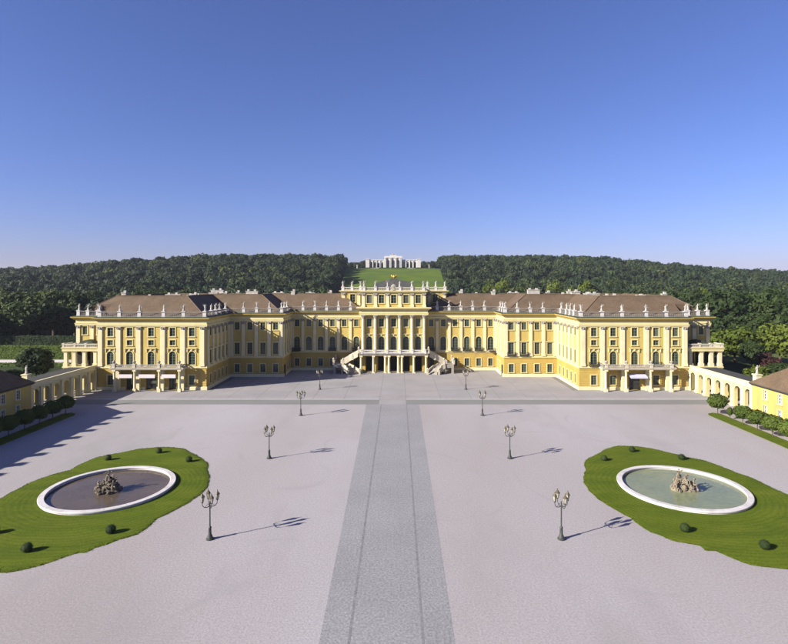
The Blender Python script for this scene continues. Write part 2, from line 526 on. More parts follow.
def facade(b, p0, p1, z0, z1, ops, depth=0.4):
    """wall sheet from p0 to p1 (outside on the right of the walk) with real openings (u, w, zb, zt, arched) and their reveals"""
    p0, p1 = Vector(p0), Vector(p1)
    L = (p1 - p0).length
    d = (p1 - p0) / L
    nx = Vector((d.y, -d.x))
    def W(u, z, dep=0.0):
        q = p0 + d * u - nx * dep
        return (q.x, q.y, z)
    us = sorted({0.0, L} | {o[0] - o[1] / 2 for o in ops} | {o[0] + o[1] / 2 for o in ops})
    for a, c in zip(us[:-1], us[1:]):
        if c - a < 1e-5: continue
        m = (a + c) / 2
        zs = [z0]
        for o in sorted([o for o in ops if abs(o[0] - m) < o[1] / 2], key=lambda o: o[2]):
            zs += [o[2], o[3]]
        zs.append(z1)
        for i in range(0, len(zs), 2):
            if zs[i + 1] - zs[i] > 1e-5:
                b.quad(W(a, zs[i]), W(c, zs[i]), W(c, zs[i + 1]), W(a, zs[i + 1]))
    for uc, w, zb, zt, ar in ops:
        a, c = uc - w / 2, uc + w / 2
        if ar:
            pts = arc_pts(uc, w, zt)
            h = len(pts) // 2
            for i in range(len(pts) - 1):
                cor = (a, zt) if i < h else (c, zt)
                b.add([W(*pts[i]), W(*pts[i + 1]), W(*cor)], ((0, 1, 2),))
            loop = [(a, zb)] + pts + [(c, zb)]
        else:
            loop = [(a, zb), (a, zt), (c, zt), (c, zb)]
        for i in range(len(loop) - 1):
            b.quad(W(*loop[i]), W(*loop[i + 1]), W(*loop[i + 1], depth), W(*loop[i], depth))
        if zb > z0 + 0.01:
            b.quad(W(a, zb), W(c, zb), W(c, zb, depth), W(a, zb, depth))


WIN = {}


def window_meshes(w, h, arch, surr, hood, sash, cols, rows):
    """surround, sash and pane meshes of one window kind; x along the wall, y into it, z from the sill"""
    key = (round(w, 2), round(h, 2), arch, surr, hood, sash, cols, rows)
    if key in WIN: return WIN[key]
    b = B()
    t, pr = 0.24, 0.12
    if arch:
        i_l = [(-w / 2, 0)] + arc_pts(0, w, h) + [(w / 2, 0)]
        o_l = [(-w / 2 - t, 0)] + [(x * (w / 2 + t) / (w / 2), (z - (h - w / 2)) * (w / 2 + t) / (w / 2) + h - w / 2) for x, z in arc_pts(0, w, h)] + [(w / 2 + t, 0)]
    else:
        i_l = [(-w / 2, 0), (-w / 2, h), (w / 2, h), (w / 2, 0)]
        o_l = [(-w / 2 - t, 0), (-w / 2 - t, h + t), (w / 2 + t, h + t), (w / 2 + t, 0)]
    for i in range(len(i_l) - 1):
        a, c, e, g = i_l[i], i_l[i + 1], o_l[i + 1], o_l[i]
        vs = [(a[0], -pr, a[1]), (c[0], -pr, c[1]), (e[0], -pr, e[1]), (g[0], -pr, g[1]), (a[0], 0.05, a[1]), (c[0], 0.05, c[1]), (e[0], 0.03, e[1]), (g[0], 0.03, g[1])]
        b.add(vs, ((0, 1, 2, 3), (0, 4, 5, 1), (3, 2, 6, 7)))
    b.box(-w / 2 - t - 0.08, w / 2 + t + 0.08, -pr - 0.12, 0.03, -0.22, -0.002)
    if hood:
        hz = h + (t + 0.55 if hood == 2 else t + 0.12)
        b.box(-w / 2 - t - 0.25, w / 2 + t + 0.25, -0.42, 0.03, hz, hz + 0.16)
        b.box(-w / 2 - t - 0.12, w / 2 + t + 0.12, -0.25, 0.03, hz - 0.18, hz - 0.002)
        if hood == 2:
            for sx in (-1, 1):
                b.box(sx * (w / 2 + t - 0.1), sx * (w / 2 + t + 0.14), -0.3, 0.03, hz - 1.0, hz - 0.184)
            b.lathe([(0.05, 0), (0.3, 0.08), (0.34, 0.3), (0.12, 0.5)], 6, (0, -0.16, h + t * 0.6), sy=0.5)
    ms = b.mesh('window', surr)
    s = B()
    f = 0.16
    s.box(-w / 2 + .002, -w / 2 + f, 0.16, 0.30, 0.002, h - (w / 2 if arch else 0))
    s.box(w / 2 - f, w / 2 - .002, 0.16, 0.30, 0.002, h - (w / 2 if arch else 0))
    s.box(-w / 2 + f, w / 2 - f, 0.16, 0.30, 0.002, f)
    if arch:
        ip = arc_pts(0, w - .004, h - .002)
        for i in range(len(ip) - 1):
            a, c = ip[i], ip[i + 1]
            k = 1 - 2 * f / w
            z_ = h - w / 2
            a2, c2 = (a[0] * k, z_ + (a[1] - z_) * k), (c[0] * k, z_ + (c[1] - z_) * k)
            s.add([(a[0], .16, a[1]), (c[0], .16, c[1]), (c2[0], .16, c2[1]), (a2[0], .16, a2[1]), (c2[0], .3, c2[1]), (a2[0], .3, a2[1])], ((0, 1, 2, 3), (3, 2, 4, 5)))
        zt = h - w / 2
    else:
        s.box(-w / 2 + f, w / 2 - f, 0.16, 0.30, h - f, h - .002)
        zt = h
    for i in range(1, cols):
        x = -w / 2 + w * i / cols
        bw = 0.09 if i * 2 == cols else 0.05
        s.box(x - bw, x + bw, 0.18, 0.29, f, h - f - 0.01)
    for i in range(1, rows):
        z = h * i / rows
        hw = w / 2 - f
        if arch and z > h - w / 2:
            hw = math.sqrt(max(0.01, (w / 2) ** 2 - (z - h + w / 2) ** 2)) - f
        bw = 0.08 if i == rows - 1 else 0.05
        s.box(-hw, hw, 0.195, 0.285, z - bw, z + bw)
    mss = s.mesh('sash', sash)
    p = B()
    loop = i_l
    p.add([(x, 0.25, z) for x, z in loop], (tuple(range(len(loop))),))
    mp = p.mesh('pane', 'glass')
    WIN[key] = (ms, mss, mp)
    return WIN[key]


def window(parent, p, rz, w, h, arch=False, surr='cream', hood=0, sash='sash_green', cols=2, rows=4):
    a, s, g = window_meshes(w, h, arch, surr, hood, sash, cols, rows)
    o = under('window', a, None, parent, p, rz)
    put('sash', s, o)
    put('pane', g, o)
    return o


def walled(parent, b, p0, p1, z0, z1, kinds, **kw):
    """facade plus one window object per opening; kinds = [(u, w, zb, zt, arch, hood, rows)] ; 'door' openings carry arch='door'"""
    ops = []
    d = (Vector(p1) - Vector(p0)).normalized()
    rz = math.atan2(d.y, d.x)
    for k in kinds:
        u, w, zb, zt, ar, hood, rows = k
        ops.append((u, w, zb, zt, ar is True))
        q = Vector(p0) + d * u
        if ar != 'door':
            window(parent, (q.x, q.y, zb), rz, w, zt - zb, ar, hood=hood, rows=rows, **kw)
    facade(b, p0, p1, z0, z1, ops)


# ------------------------------------------------------------------ terrain, courtyard, paths
def sstep(t):
    t = max(0.0, min(1.0, t))
    return t * t * (3 - 2 * t)


def crest(X):
    return 57 - (24 if X < 0 else 17) * sstep((abs(X + 30) - 240) / 480) - (9 * sstep((X - 330) / 330))


def elev(X, Y):
    e = sstep((Y - 380) / 570) * crest(X * 940 / max(Y, 300))
    if Y > 970:
        e -= 14 * sstep((Y - 1000) / 500)
    if abs(X + 7) > 75 and Y > 420:
        e += 4.5 * mnoise.noise(Vector((X * .006, Y * .006, 3.1))) * sstep((Y - 420) / 150)
    return e


b = B()
xs = sorted(set(list(np.linspace(-3200, -900, 14)) + list(np.linspace(-900, 900, 91)) + list(np.linspace(900, 3200, 14))))
ys = sorted(set(list(np.linspace(-900, 360, 12)) + list(np.linspace(360, 1100, 50)) + list(np.linspace(1100, 5200, 16))))
b.add([(x, y, elev(x, y) - (0.03 if y < 380 else 0)) for y in ys for x in xs],
      [(j * len(xs) + i, j * len(xs) + i + 1, (j + 1) * len(xs) + i + 1, (j + 1) * len(xs) + i) for j in range(len(ys) - 1) for i in range(len(xs) - 1)])
ground = R(put('ground', b.mesh('ground', 'forest_floor', True)), 'dark wooded ground rising to the hill behind the palace', kind='structure')

b = B()
ny = 40
cl = []
for j in range(ny + 1):
    y = 225 + (948 - 225) * j / ny
    hw = 56 + max(0, y - 480) * .052
    cl.append([(-7 * sstep((y - 200) / 700) + hw * t, y) for t in np.linspace(-1, 1, 13)])
b.add([(x, y, elev(x, y) + 0.25) for r in cl for x, y in r], [(j * 13 + i, j * 13 + i + 1, (j + 1) * 13 + i + 1, (j + 1) * 13 + i) for j in range(ny) for i in range(12)])
R(put('hillside_lawn', b.mesh('hillside_lawn', 'hill_grass', True)), 'green grass slope climbing to the white colonnade on the hill', kind='structure')

b = B()
b.box(-300, 300, 206, 262, -0.4, -0.005)
R(put('park_ground', b.mesh('park_ground', 'park_ground')), 'park grass beside and behind the palace', kind='structure')

b = B()
b.quad((-100, -80, 0), (100, -80, 0), (100, 206, 0), (-100, 206, 0))
courtyard = R(put('courtyard', b.mesh('courtyard', 'gravel')), 'wide pale gravel courtyard in front of the palace', kind='structure')

# central cobbled path
b = B()
b.quad((-3.5, -80, .008), (5.7, -80, .008), (6.9, 135.3, .008), (-6.6, 135.3, .008))
path = R(put('path', b.mesh('path', 'cobble')), 'grey cobbled path running straight up to the palace', kind='structure')
for x0, x1, nm in ((-2.86, -2.62, 'drain_strip'), (3.55, 3.79, 'drain_strip')):
    b = B(); b.quad((x0, -80, .013), (x1, -80, .013), (x1, 135.3, .013), (x0, 135.3, .013)); put(nm, b.mesh(nm, 'cobble_edge'), path)

# cross road in front of the forecourt
b = B()
b.quad((-86, 135.3, .009), (-3.4, 135.3, .009), (-3.4, 141, .009), (-86, 141, .009))
b.quad((3.6, 135.3, .009), (86, 135.3, .009), (86, 141, .009), (3.6, 141, .009))
road = R(put('road', b.mesh('road', 'asphalt')), 'grey road strip crossing the courtyard before the palace', kind='structure')
b = B()
b.box(-86, -3.5, 141.0, 141.35, 0, .05); b.box(3.7, 86, 141.0, 141.35, 0, .05)
put('kerb', b.mesh('kerb', 'white_stone'), road)

b = B(); b.box(-3.35, 3.55, 135.35, 141.3, 0.001, .013)
put('crossing_slab', b.mesh('crossing_slab', 'paving'), road)

# forecourt: large paving fields with dark joints
b = B()
b.quad((-86, 141.35, .006), (86, 141.35, .006), (86, 190, .006), (-86, 190, .006))
fore = R(put('forecourt', b.mesh('forecourt', 'paving_joint')), 'grey paved forecourt of large stone fields at the palace foot', kind='structure')
pxs = [-86, -78, -69, -60, -52, -44.5, -36.5, -29, -21.3, -13, -3.4, 3.6, 13, 21.3, 29, 36.5, 44.5, 52, 60, 69, 78, 86]
pys = [141.35, 146.2, 152.8, 161, 170, 179, 190]
for i in range(len(pxs) - 1):
    for j in range(len(pys) - 1):
        x0, x1, y0, y1 = pxs[i], pxs[i + 1], pys[j], pys[j + 1]
        if abs((x0 + x1) / 2) > 54 and y0 >= 153 - .5: continue
        if abs((x0 + x1) / 2) > 36.5 and y0 > 175: continue
        g = .055
        b = B(); b.box(x0 + g, x1 - g, y0 + g, y1 - g, 0.001, .012 + random.random() * .004)
        put('paving_field', b.mesh('paving_field', 'paving_warm' if random.random() < .4 else 'paving'), fore)

# ------------------------------------------------------------------ palace
PY = 185.0
palace = thing('palace', (0, PY, 0), 'long yellow baroque palace with stepped wings, white trim and brown roofs', 'palace')
YF, YM, YR, YC, YS = 153.5, 175.0, 188.5, 185.5, 159.0       # facade planes: front wing, middle, recess, centre, outer setback
XO, XS, XI, XM, XC = 95.0, 85.5, 54.0, 36.5, 11.3
Z1, ZC = 6.5, 21.2                                            # floor line of the main storey, top of the cornice

W_UP = lambda u, w=1.65: (u, w, 15.55, 18.05, False, 0, 3)
W_GR = lambda u, w=1.65: (u, w, 1.5, 4.25, False, 0, 4)
W_TALL = lambda u, w=1.7: (u, w, 7.5, 11.3, False, 1, 5)
W_ARCH = lambda u, w=2.1: (u, w, 7.15, 12.0, True, 0, 5)
W_ARCHF = lambda u, w=2.0: (u, w, 7.3, 11.2, True, 2, 5)
W_SQ = lambda u, w=1.6: (u, w, 12.95, 14.45, False, 0, 2)

PIL = {}


def pilaster(parent, p, rz, w=1.1, z0=6.9, z1=18.4, d=0.35, strips=False, nm='pilaster'):
    key = (w, z0, z1, d, strips)
    if key not in PIL:
        b = B(); b.box(-w / 2, w / 2, -d, .02, .9, z1 - z0 - 1.0)
        b.box(-w / 2 - .12, w / 2 + .12, -d - .12, .02, 0, .55); b.box(-w / 2 - .06, w / 2 + .06, -d - .06, .02, .55, .9)
        if strips:
            for s in (-1, 1): b.box(s * (w / 2 + .003), s * (w / 2 + .27), -d * .5, .02, .003, z1 - z0 - .003)
        c = B()
        h = z1 - z0
        c.lathe([(.5, h - 1.0), (.5, h - .8), (.62, h - .35), (.70, h - .12), (.70, h)], 4, (0, -d * .3, 0), sx=w * 1.414, sy=(d * 1.3) * 1.414, a0=math.pi / 4)
        for s in (-1, 1): c.blob((s * w * .48, -d * .95, h - .3), .22, .18, .22, 6, 4)
        c.blob((0, -d - .12, h - .55), .22, .14, .3, 6, 4)
        PIL[key] = (b.mesh(nm, 'pale'), c.mesh('capital', 'stone'))
    a, c = PIL[key]
    o = under(nm, a, None, parent, (p[0], p[1], z0), rz)
    put('capital', c, o)
    return o


def wing(s):
    gw, uw = B(), B()                      # ground-floor wall, upper wall
    FX = lambda x: s * x                   # mirrored plan
    def span(xa, xb):
        a, c = sorted((FX(xa), FX(xb)))
        return a, c
    def front(xa, xb, y, z0, z1, kinds, bb):
        a, c = span(xa, xb)
        walled(palace, bb, (a, y), (c, y), z0, z1, [(FX(k[0]) - a, *k[1:]) for k in kinds])
    def side(x, ya, yb, z0, z1, kinds, bb):
        if s < 0: p0, p1, f = (-x, ya), (-x, yb), lambda y: y - ya
        else: p0, p1, f = (x, yb), (x, ya), lambda y: yb - y
        walled(palace, bb, p0, p1, z0, z1, [(f(k[0]), *k[1:]) for k in kinds])
    rz_side = math.pi / 2 if s < 0 else -math.pi / 2
    # --- front wing
    wx = [81.8, 76.2, 70.0, 63.8, 58.2]
    px = [84.6, 79.3, 73.5, 66.5, 60.7, 55.1]
    front(XS, XI, YF, Z1, 19.0, [W_UP(x) for x in wx] + [W_SQ(x) for x in wx] + [W_ARCHF(x) for x in wx], uw)
    if s < 0: gk = [W_GR(81.8), W_GR(58.2), (76.2, 2.2, 0.05, 3.9, 'door', 0, 1), (70, 3.1, 0.05, 3.9, 'door', 0, 1), (63.8, 2.2, 0.05, 3.9, 'door', 0, 1)]
    else: gk = [W_GR(81.8), W_GR(58.2), W_GR(76.2, 1.8), W_GR(63.8, 1.8), (70, 3.1, 0.05, 4.2, 'door', 0, 1)]
    front(XS, XI, YF, 0, Z1, gk, gw)
    for x in px:
        pilaster(palace, (FX(x), YF), 0, strips=True)
    # --- inner side of the front wing
    sy = [156.9, 160.55, 164.2, 167.85, 171.5]
    side(XI, YF, YM, Z1, 19.0, [W_UP(y, 1.5) for y in sy] + [W_TALL(y, 1.5) for y in sy], uw)
    side(XI, YF, YM, 0, Z1, [W_GR(y, 1.4) for y in sy], gw)
    for y in [154.6] + [(a + c) / 2 for a, c in zip(sy[:-1], sy[1:])] + [173.6]:
        pilaster(palace, (FX(XI), y), rz_side, w=1.0)
    # --- middle section
    mx = [52.1, 47.7, 43.3, 38.9] if False else [51.6, 47.4, 43.1, 38.9]
    front(XI, XM, YM, Z1, 19.0, [W_UP(x) for x in mx] + [W_TALL(x) for x in mx], uw)
    front(XI, XM, YM, 0, Z1, [W_GR(x) for x in mx], gw)
    for x in [53.4, 49.5, 45.25, 41.0, 37.1]:
        pilaster(palace, (FX(x), YM), 0, w=1.1)
    # --- its inner side
    ry = [177.6, 181.4, 185.2]
    side(XM, YM, YR, Z1, 19.0, [W_UP(y, 1.5) for y in ry] + [W_TALL(y, 1.5) for y in ry], uw)
    side(XM, YM, YR, 0, Z1, [(177.6, 1.7, .05, 3.6, 'door', 0, 1), W_GR(181.4, 1.4), W_GR(185.2, 1.4)], gw)
    for y in [175.7, 179.5, 183.3, 187.1]:
        pilaster(palace, (FX(XM), y), rz_side, w=0.95)
    # --- recessed section
    cx = [34.4, 30.2, 26.0, 21.8, 17.6, 13.3]
    front(XM, XC, YR, Z1, 19.0, [W_UP(x) for x in cx] + [W_ARCH(x) for x in cx], uw)
    front(XM, XC, YR, 0, Z1, [W_GR(x) for x in cx[:4]] + [(17.6, 1.9, .05, 4.0, 'door', 0, 1), (13.3, 2.0, .05, 4.6, 'door', 0, 1)], gw)
    for x in [36.0, 32.3, 28.1, 23.9, 19.7, 15.45]:
        pilaster(palace, (FX(x), YR), 0, w=1.0)
    # --- outer setback, outer side, back
    front(XO, XS, YS, Z1, 19.0, [W_UP(92.4, 1.4), W_UP(88.0, 1.4)], uw)
    front(XO, XS, YS, 0, Z1, [], gw)
    for x in (94.3, 90.2, 86.2): pilaster(palace, (FX(x), YS), 0, w=1.1)
    if s < 0:
        facade(uw, (-XS, YS), (-XS, YF), Z1, 19.0, []); facade(gw, (-XS, YS), (-XS, YF), 0, Z1, [])
        facade(uw, (-XO, 206), (-XO, YS), 0, 19.0, [])
        facade(uw, (0, 208), (-XO, 206), 0, 19.0, [])
    else:
        facade(uw, (XS, YF), (XS, YS), Z1, 19.0, []); facade(gw, (XS, YF), (XS, YS), 0, Z1, [])
        facade(uw, (XO, YS), (XO, 206), 0, 19.0, [])
        facade(uw, (XO, 206), (0, 208), 0, 19.0, [])
    under('wall', uw, 'yellow', palace)
    under('ground_floor_wall', gw, 'ochre', palace)
    # dark rooms behind the door openings
    for k, y in [(k, YF) for k in gk if k[4] == 'door'] + [((17.6, 1.9, .05, 4.0), YR), ((13.3, 2.0, .05, 4.6), YR)]:
        b = B(); b.box(FX(k[0]) - k[1] / 2, FX(k[0]) + k[1] / 2, y + .42, y + .5, k[2], k[3])
        o = under('door', b, 'dark_wood', palace)
        b = B()
        for t in (-.27, .27):
            for z0, z1 in ((.25, .45), (.5, .95)):
                hh = k[3] - k[2]
                b.box(FX(k[0]) + (t - .17) * k[1], FX(k[0]) + (t + .17) * k[1], y + .37, y + .419, k[2] + hh * z0 - .5, k[2] + hh * z1 - .2)
        put('door_panel', b.mesh('door_panel', 'glass'), o)
    b = B(); b.box(FX(XM) - .2, FX(XM) + .2, 176.8, 178.4, .05, 3.6)
    under('door', b, 'dark_wood', palace)
    # --- horizontal trim
    P = [(-XO, 206), (-XO, YS), (-XS, YS), (-XS, YF), (-XI, YF), (-XI, YM), (-XM, YM), (-XM, YR), (-XC, YR)]
    if s > 0: P = [(-x, y) for x, y in reversed(P)]
    cuts = [((FX(k[0]), YF), k[1] / 2 + .15) for k in gk if k[4] == 'door'] + [((FX(17.6), YR), 1.1), ((FX(13.3), YR), 1.15), ((FX(XM), 177.6), 1.0)]
    b = B()
    run = [P[0]]
    for a, c in zip(P[:-1], P[1:]):
        A, C_ = Vector(a), Vector(c)
        L = (C_ - A).length; d = (C_ - A) / L
        hit = sorted(((Vector(q) - A).dot(d), hw) for q, hw in cuts if abs((Vector(q) - A).cross(d)) < .01 and 0 < (Vector(q) - A).dot(d) < L)
        for u, hw in hit:
            run.append(tuple(A + d * (u - hw))); sweep(b, run, [(.0, 0), (.28, 0), (.28, .8), (.2, .95), (0, .95)])
            run = [tuple(A + d * (u + hw))]
        run.append(c)
    sweep(b, run, [(.0, 0), (.28, 0), (.28, .8), (.2, .95), (0, .95)])
    under('plinth', b, 'pale', palace)
    for nm, pr, m in (('string_course', [(0, 6.2), (.22, 6.25), (.3, 6.5), (.22, 6.75), (.22, 6.95), (0, 7.0)], 'cream'),
                      ('architrave', [(0, 18.4), (.28, 18.4), (.28, 18.8), (.38, 18.85), (.38, 19.0), (0.1, 19.05), (.12, 20.05), (0, 20.05)], 'cream'),
                      ('cornice', [(0, 19.98), (.5, 20.06), (.58, 20.25), (.95, 20.45), (1.15, 20.7), (1.2, 20.95), (1.05, 21.05), (-.3, 21.15), (-.9, 21.15)], 'yellow')):
        b = B(); sweep(b, P, pr); under(nm, b, m, palace)
    b = B(); sweep(b, P, [(-.05, 21.16), (1.24, 20.96), (1.24, 21.02), (-.05, 21.24)]); under('gutter', b, 'copper', palace)
    return P


def balustrade(parent, P, z, stat=(), h=1.45, inset=0.1, pedw=0.95, nm='balustrade', step=0.36, m='white_stone', pedm='white_stone'):
    """rails carried along a plan path, one pedestal object at each given point, balusters between"""
    b = B()
    sweep(b, P, [(-.28 - inset, z), (.12 - inset, z), (.12 - inset, z + .26), (-.28 - inset, z + .26), (-.28 - inset, z)])
    sweep(b, P, [(-.30 - inset, z + h - .26), (.14 - inset, z + h - .26), (.14 - inset, z + h), (-.30 - inset, z + h), (-.30 - inset, z + h - .26)])
    bal = under(nm, b, m, parent)
    bb = B()
    for (xa, ya), (xb, yb) in zip(P[:-1], P[1:]):
        L = math.hypot(xb - xa, yb - ya)
        if L < .5: continue
        dx, dy = (xb - xa) / L, (yb - ya) / L
        n = int(L / step)
        for i in range(n):
            u = (i + .5) * L / n
            x, y = xa + dx * u + dy * (-.08 - inset), ya + dy * u - dx * (-.08 - inset)
            bb.lathe([(.05, z + .24), (.11, z + .5), (.05, z + h - .4), (.08, z + h - .25)], 4, (x, y, 0), a0=.785)
    R(under('balusters', bb, m, parent), kind='stuff')
    for (x, y) in stat:
        p = PED.get((z, h, pedw, pedm))
        if p is None:
            q = B(); q.cbox(0, 0, pedw, pedw, -.1, h + .02); q.cbox(0, 0, pedw + .18, pedw + .18, h + .02, h + .2); q.cbox(0, 0, pedw + .14, pedw + .14, -.15, .18)
            p = PED[(z, h, pedw, pedm)] = q.mesh('pedestal', pedm)
        under('pedestal', p, None, parent, (x, y, z))
    return bal


PED = {}
PL = wing(-1)
PR = wing(1)

# --- the central block: columned front, attic storey, low dome
gw, uw = B(), B()
bx = [-8.55, -4.3, 0, 4.3, 8.55]
cxs = [-10.65, -6.4, -2.15, 2.15, 6.4, 10.65]
walled(palace, uw, (-XC, YC), (XC, YC), Z1, 20.2, [(x + XC, 1.8, 15.7, 18.6, False, 0, 3) for x in bx] + [(x + XC, 2.25, 7.1, 12.3, True, 2, 5) for x in bx])
facade(uw, (-XC, YR), (-XC, YC), Z1, 22.3, []); facade(uw, (XC, YC), (XC, YR), Z1, 22.3, [])
facade(gw, (-XC, YC), (XC, YC), 0, Z1, [(x + XC, 2.7, 0.02, 5.3, False) for x in bx], 0.6)
facade(gw, (-XC, YR), (-XC, YC), 0, Z1, [(1.5, 2.0, .02, 5.0, False)]); facade(gw, (XC, YC), (XC, YR), 0, Z1, [(1.5, 2.0, .02, 5.0, False)])
b = B(); b.box(-XC + .3, XC - .3, YC + 4.2, YC + 4.4, 0, Z1); b.box(-XC + .3, XC - .3, YC + .65, YC + 4.2, 5.8, 6.2)
under('passage_wall', b, 'ochre', palace)
for x in bx:
    b = B(); b.box(x - 1.2, x + 1.2, YC + 4.08, YC + 4.19, 0.02, 4.6)
    under('door', b, 'dark_wood', palace)
under('wall', uw, 'yellow', palace)
under('ground_floor_wall', gw, 'ochre', palace)
q = B()
q.lathe([(.74, 0), (.74, .3), (.62, .36), (.68, .6), (.58, .75), (.56, 3), (.48, 11.5), (.5, 11.6)], 14)
colm = shade_auto(q.mesh('column', 'pale'))
c = B(); c.lathe([(.5, 11.6), (.56, 11.9), (.78, 12.45), (.86, 12.7)], 8, a0=.39); c.cbox(0, 0, 1.65, 1.65, 12.7, 12.9)
for k in range(4): c.blob((.6 * math.cos(.785 + k * 1.571), .6 * math.sin(.785 + k * 1.571), 12.4), .2, .2, .25, 6, 4)
capm = c.mesh('capital', 'stone')
for x in cxs:
    o = under('column', colm, None, palace, (x, YC - .62, 6.95))
    put('capital', capm, o)
P = [(-XC, YR), (-XC, YC - .5), (XC, YC - .5), (XC, YR)]
b = B(); sweep(b, P, [(-.6, 19.86), (.75, 19.86), (.75, 20.3), (.85, 20.35), (.85, 20.55), (.6, 20.6), (.6, 21.5), (-.6, 21.5)]); under('architrave', b, 'cream', palace)
b = B(); sweep(b, P, [(-.6, 21.45), (.95, 21.5), (1.05, 21.7), (1.5, 21.95), (1.75, 22.2), (1.75, 22.45), (-.6, 22.6)]); under('cornice', b, 'cream', palace)
b = B(); b.box(-XC + .1, XC - .1, YC - .4, YR + 9, 22.2, 22.56); under('attic_floor', b, 'lead', palace)
# attic storey
uw = B()
walled(palace, uw, (-XC + .3, YC), (XC - .3, YC), 22.5, 27.6, [(x + XC - .3, 1.9, 23.9, 26.9, False, 0, 3) for x in bx])
facade(uw, (-XC + .3, 198), (-XC + .3, YC), 22.5, 27.6, []); facade(uw, (XC - .3, YC), (XC - .3, 198), 22.5, 27.6, [])
for a, c_ in ((-19.5, -XC + .3), (XC - .3, 19.5)):
    walled(palace, uw, (a, 196), (c_, 196), 21.0, 27.6, [((c_ - a) / 2, 1.9, 23.9, 26.9, False, 0, 3)])
facade(uw, (-19.5, 206), (-19.5, 196), 21, 27.6, []); facade(uw, (19.5, 196), (19.5, 206), 21, 27.6, [])
facade(uw, (19.5, 206), (-19.5, 206), 21, 27.6, [])
under('attic_wall', uw, 'yellow', palace)
for x in cxs: pilaster(palace, (x, YC), 0, w=1.1, z0=22.6, z1=27.4, d=.3, nm='attic_pilaster')
for x in (-18.6, -13, 13, 18.6): pilaster(palace, (x, 196), 0, w=1.1, z0=22.6, z1=27.4, d=.3, nm='attic_pilaster')
PA = [(-XC + .3, 196), (-XC + .3, YC), (XC - .3, YC), (XC - .3, 196)]
PB1 = [(-19.5, 206), (-19.5, 196), (-XC + .3, 196)]
PB2 = [(XC - .3, 196), (19.5, 196), (19.5, 206)]
for Pq in (PA, PB1, PB2):
    b = B(); sweep(b, Pq, [(0, 27.4), (.25, 27.45), (.35, 27.7), (.75, 27.95), (.8, 28.2), (-.6, 28.3)]); under('attic_cornice', b, 'cream', palace)
b = B(); b.box(-10.7, 10.7, 186, 196.2, 27.9, 28.22); b.box(-19.2, 19.2, 196.3, 205.8, 27.9, 28.24); under('attic_roof', b, 'lead', palace)
b = B()
pr = [(1.0, 28.2), (.97, 29.2), (.9, 30.1), (.78, 30.9), (.6, 31.55), (.38, 32.0), (.2, 32.25)]
b.lathe(pr, 4, (0, 194.5, 0), sx=8.6 * 1.3, sy=5.6 * 1.3, a0=math.pi / 4)
b.cbox(0, 194.5, 2.2, 1.6, 32.2, 32.55)
under('low_dome', b, 'roof_dark', palace)

# --- portico below, balcony, double stairs
b = B()
b.box(-11.9, 11.9, 181.9, 185.4, 6.1, 6.72); b.box(-12.1, 12.1, 181.7, 185.4, 6.72, 6.9)
balc = under('balcony', b, 'stone', palace)
q = B(); q.cbox(0, 0, 1.0, 1.0, 0, .35); q.lathe([(.42, .35), (.4, .6), (.36, 5.3), (.44, 5.5)], 12); q.cbox(0, 0, 1.0, 1.0, 5.5, 6.1)
pcol = shade_auto(q.mesh('portico_column', 'pale'))
for x in [-11.2, -6.95, -6.0 + 3.1, -1.6, 1.6, 2.9, 6.95, 11.2]:
    under('portico_column', pcol, None, palace, (x, 182.5, 0))
balustrade(palace, [(-11.0, 181.95), (11.0, 181.95)], 6.9, [(x, 182.0) for x in (-10.9, -6.5, -2.2, 2.2, 6.5, 10.9)], h=1.1, inset=-.05, pedw=.6)


